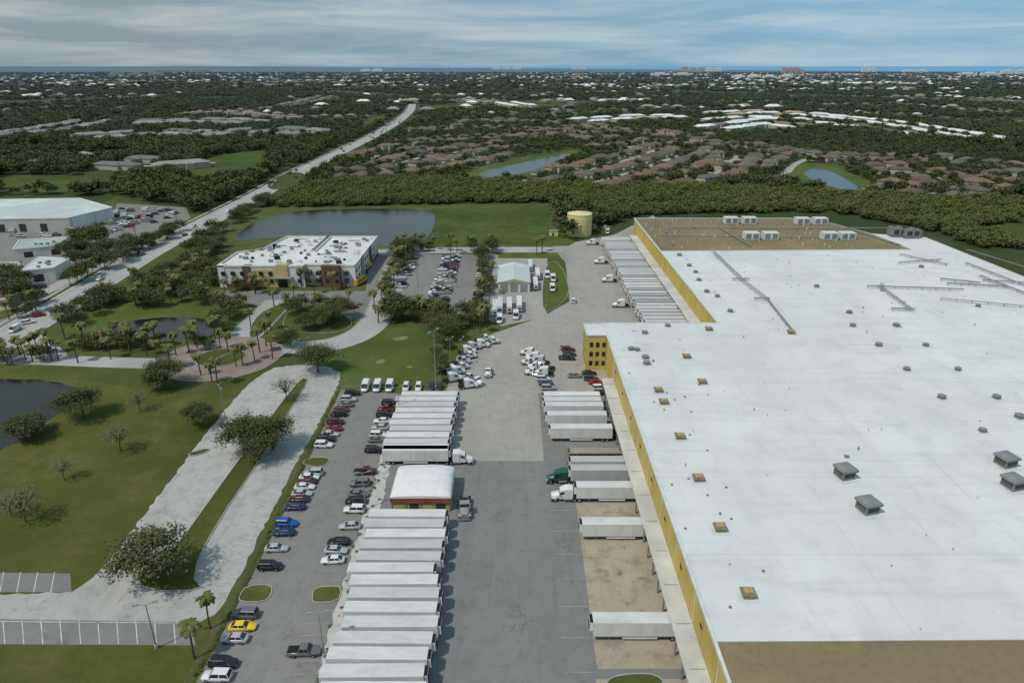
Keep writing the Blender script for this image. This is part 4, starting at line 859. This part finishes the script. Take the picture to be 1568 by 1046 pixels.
def fence(pts,name='chain_link_fence',h=1.9):
    p=GP(pts); b=MB(); 
    for q,d in resample(p,3): b.cyl((q.x,q.y,0),.04,h,'steel',6)
    for a,c in zip(p,p[1:]):
        for z in (.1,h*.5,h-.02): b.tube((*a,z),(*c,z),.02,'steel',4)
    b.obj(name)
fence([(285,1060),(355,925),(438,760),(516,600)]);fence([(516,600),(668,603),(690,520)]);fence([(745,492),(752,400)]); fence([(640,380),(840,376),(870,400)])
WE=[tree_mesh('weed',.7,.4,.3,9,9,.16,200+i,.22,'leafb',0) for i in range(2)]
l=[]
for q,d in resample(GP([(486,1046),(520,930),(560,795),(590,690),(612,606)]),.5):
    if random.random()<.3: l.append((q.x+random.uniform(-1.0,2.4),q.y))
for q,d in resample(GP([(296,1046),(358,930),(441,765),(519,600)]),.6):
    if random.random()<.35: l.append((q.x+random.uniform(-.6,.3),q.y))
mass('verge_weeds',np.array(l),.25,.8,WE,(.4,.9))
# ------------------------------------------------------------ sky, sun, camera
EL=math.radians(56); AZ=math.radians(-128)
w=bpy.data.worlds.new('World'); scene.world=w; w.use_nodes=True; t=w.node_tree; bg=t.nodes['Background']
sk=t.nodes.new('ShaderNodeTexSky'); sk.sky_type='NISHITA'; sk.sun_disc=False; sk.sun_elevation=EL; sk.sun_rotation=AZ; sk.air_density=1.3; sk.dust_density=1.5
tc=t.nodes.new('ShaderNodeTexCoord'); mp=t.nodes.new('ShaderNodeMapping'); mp.inputs['Scale'].default_value=(1.3,1.3,16)
no=t.nodes.new('ShaderNodeTexNoise'); no.inputs['Scale'].default_value=2.6; no.inputs['Detail'].default_value=9; no.inputs['Roughness'].default_value=.6; no.inputs['Distortion'].default_value=.4
sx=t.nodes.new('ShaderNodeSeparateXYZ'); L=t.links.new; L(tc.outputs['Generated'],mp.inputs[0]); L(mp.outputs[0],no.inputs['Vector']); L(tc.outputs['Generated'],sx.inputs[0])
mr=t.nodes.new('ShaderNodeMapRange'); mr.inputs['From Min'].default_value=.42; mr.inputs['From Max'].default_value=.66; L(no.outputs[0],mr.inputs[0])
xr=t.nodes.new('ShaderNodeMapRange'); xr.inputs['From Min'].default_value=-.45; xr.inputs['From Max'].default_value=.4; L(sx.outputs[0],xr.inputs[0])
def wm(f,a,c):
    x=t.nodes.new('ShaderNodeMix'); x.data_type='RGBA'
    for k,v in ((0,f),(6,a),(7,c)):
        if isinstance(v,(int,float)): x.inputs[k].default_value=v
        elif isinstance(v,tuple): x.inputs[k].default_value=(*v,1)
        else: L(v,x.inputs[k])
    return x.outputs[2]
cloud=wm(mr.outputs[0],(2.4,3.4,3.9),(4.9,5.6,5.8))
cloudR=wm(mr.outputs[0],(2.2,4.5,6.6),(4.4,6.2,7.3))
lay=wm(xr.outputs[0],cloud,cloudR)
L(wm(.87,sk.outputs[0],lay),bg.inputs['Color']); bg.inputs['Strength'].default_value=.097
sd=bpy.data.lights.new('sun','SUN'); sd.energy=2.65; sd.angle=math.radians(3); sd.color=(1,.95,.86); so=link(bpy.data.objects.new('sun',sd))
S=Vector((math.sin(AZ)*math.cos(EL),math.cos(AZ)*math.cos(EL),math.sin(EL))); so.rotation_euler=(-S).to_track_quat('-Z','Y').to_euler()
cd=bpy.data.cameras.new('camera'); cam=link(bpy.data.objects.new('camera',cd)); cd.lens=24; cd.sensor_width=36; cd.clip_start=.5; cd.clip_end=120000
cam.location=(0,0,H); cam.rotation_euler=(math.pi/2-P,0,0); scene.camera=cam
scene.view_settings.view_transform='Standard'; scene.view_settings.look='None'; scene.view_settings.exposure=0
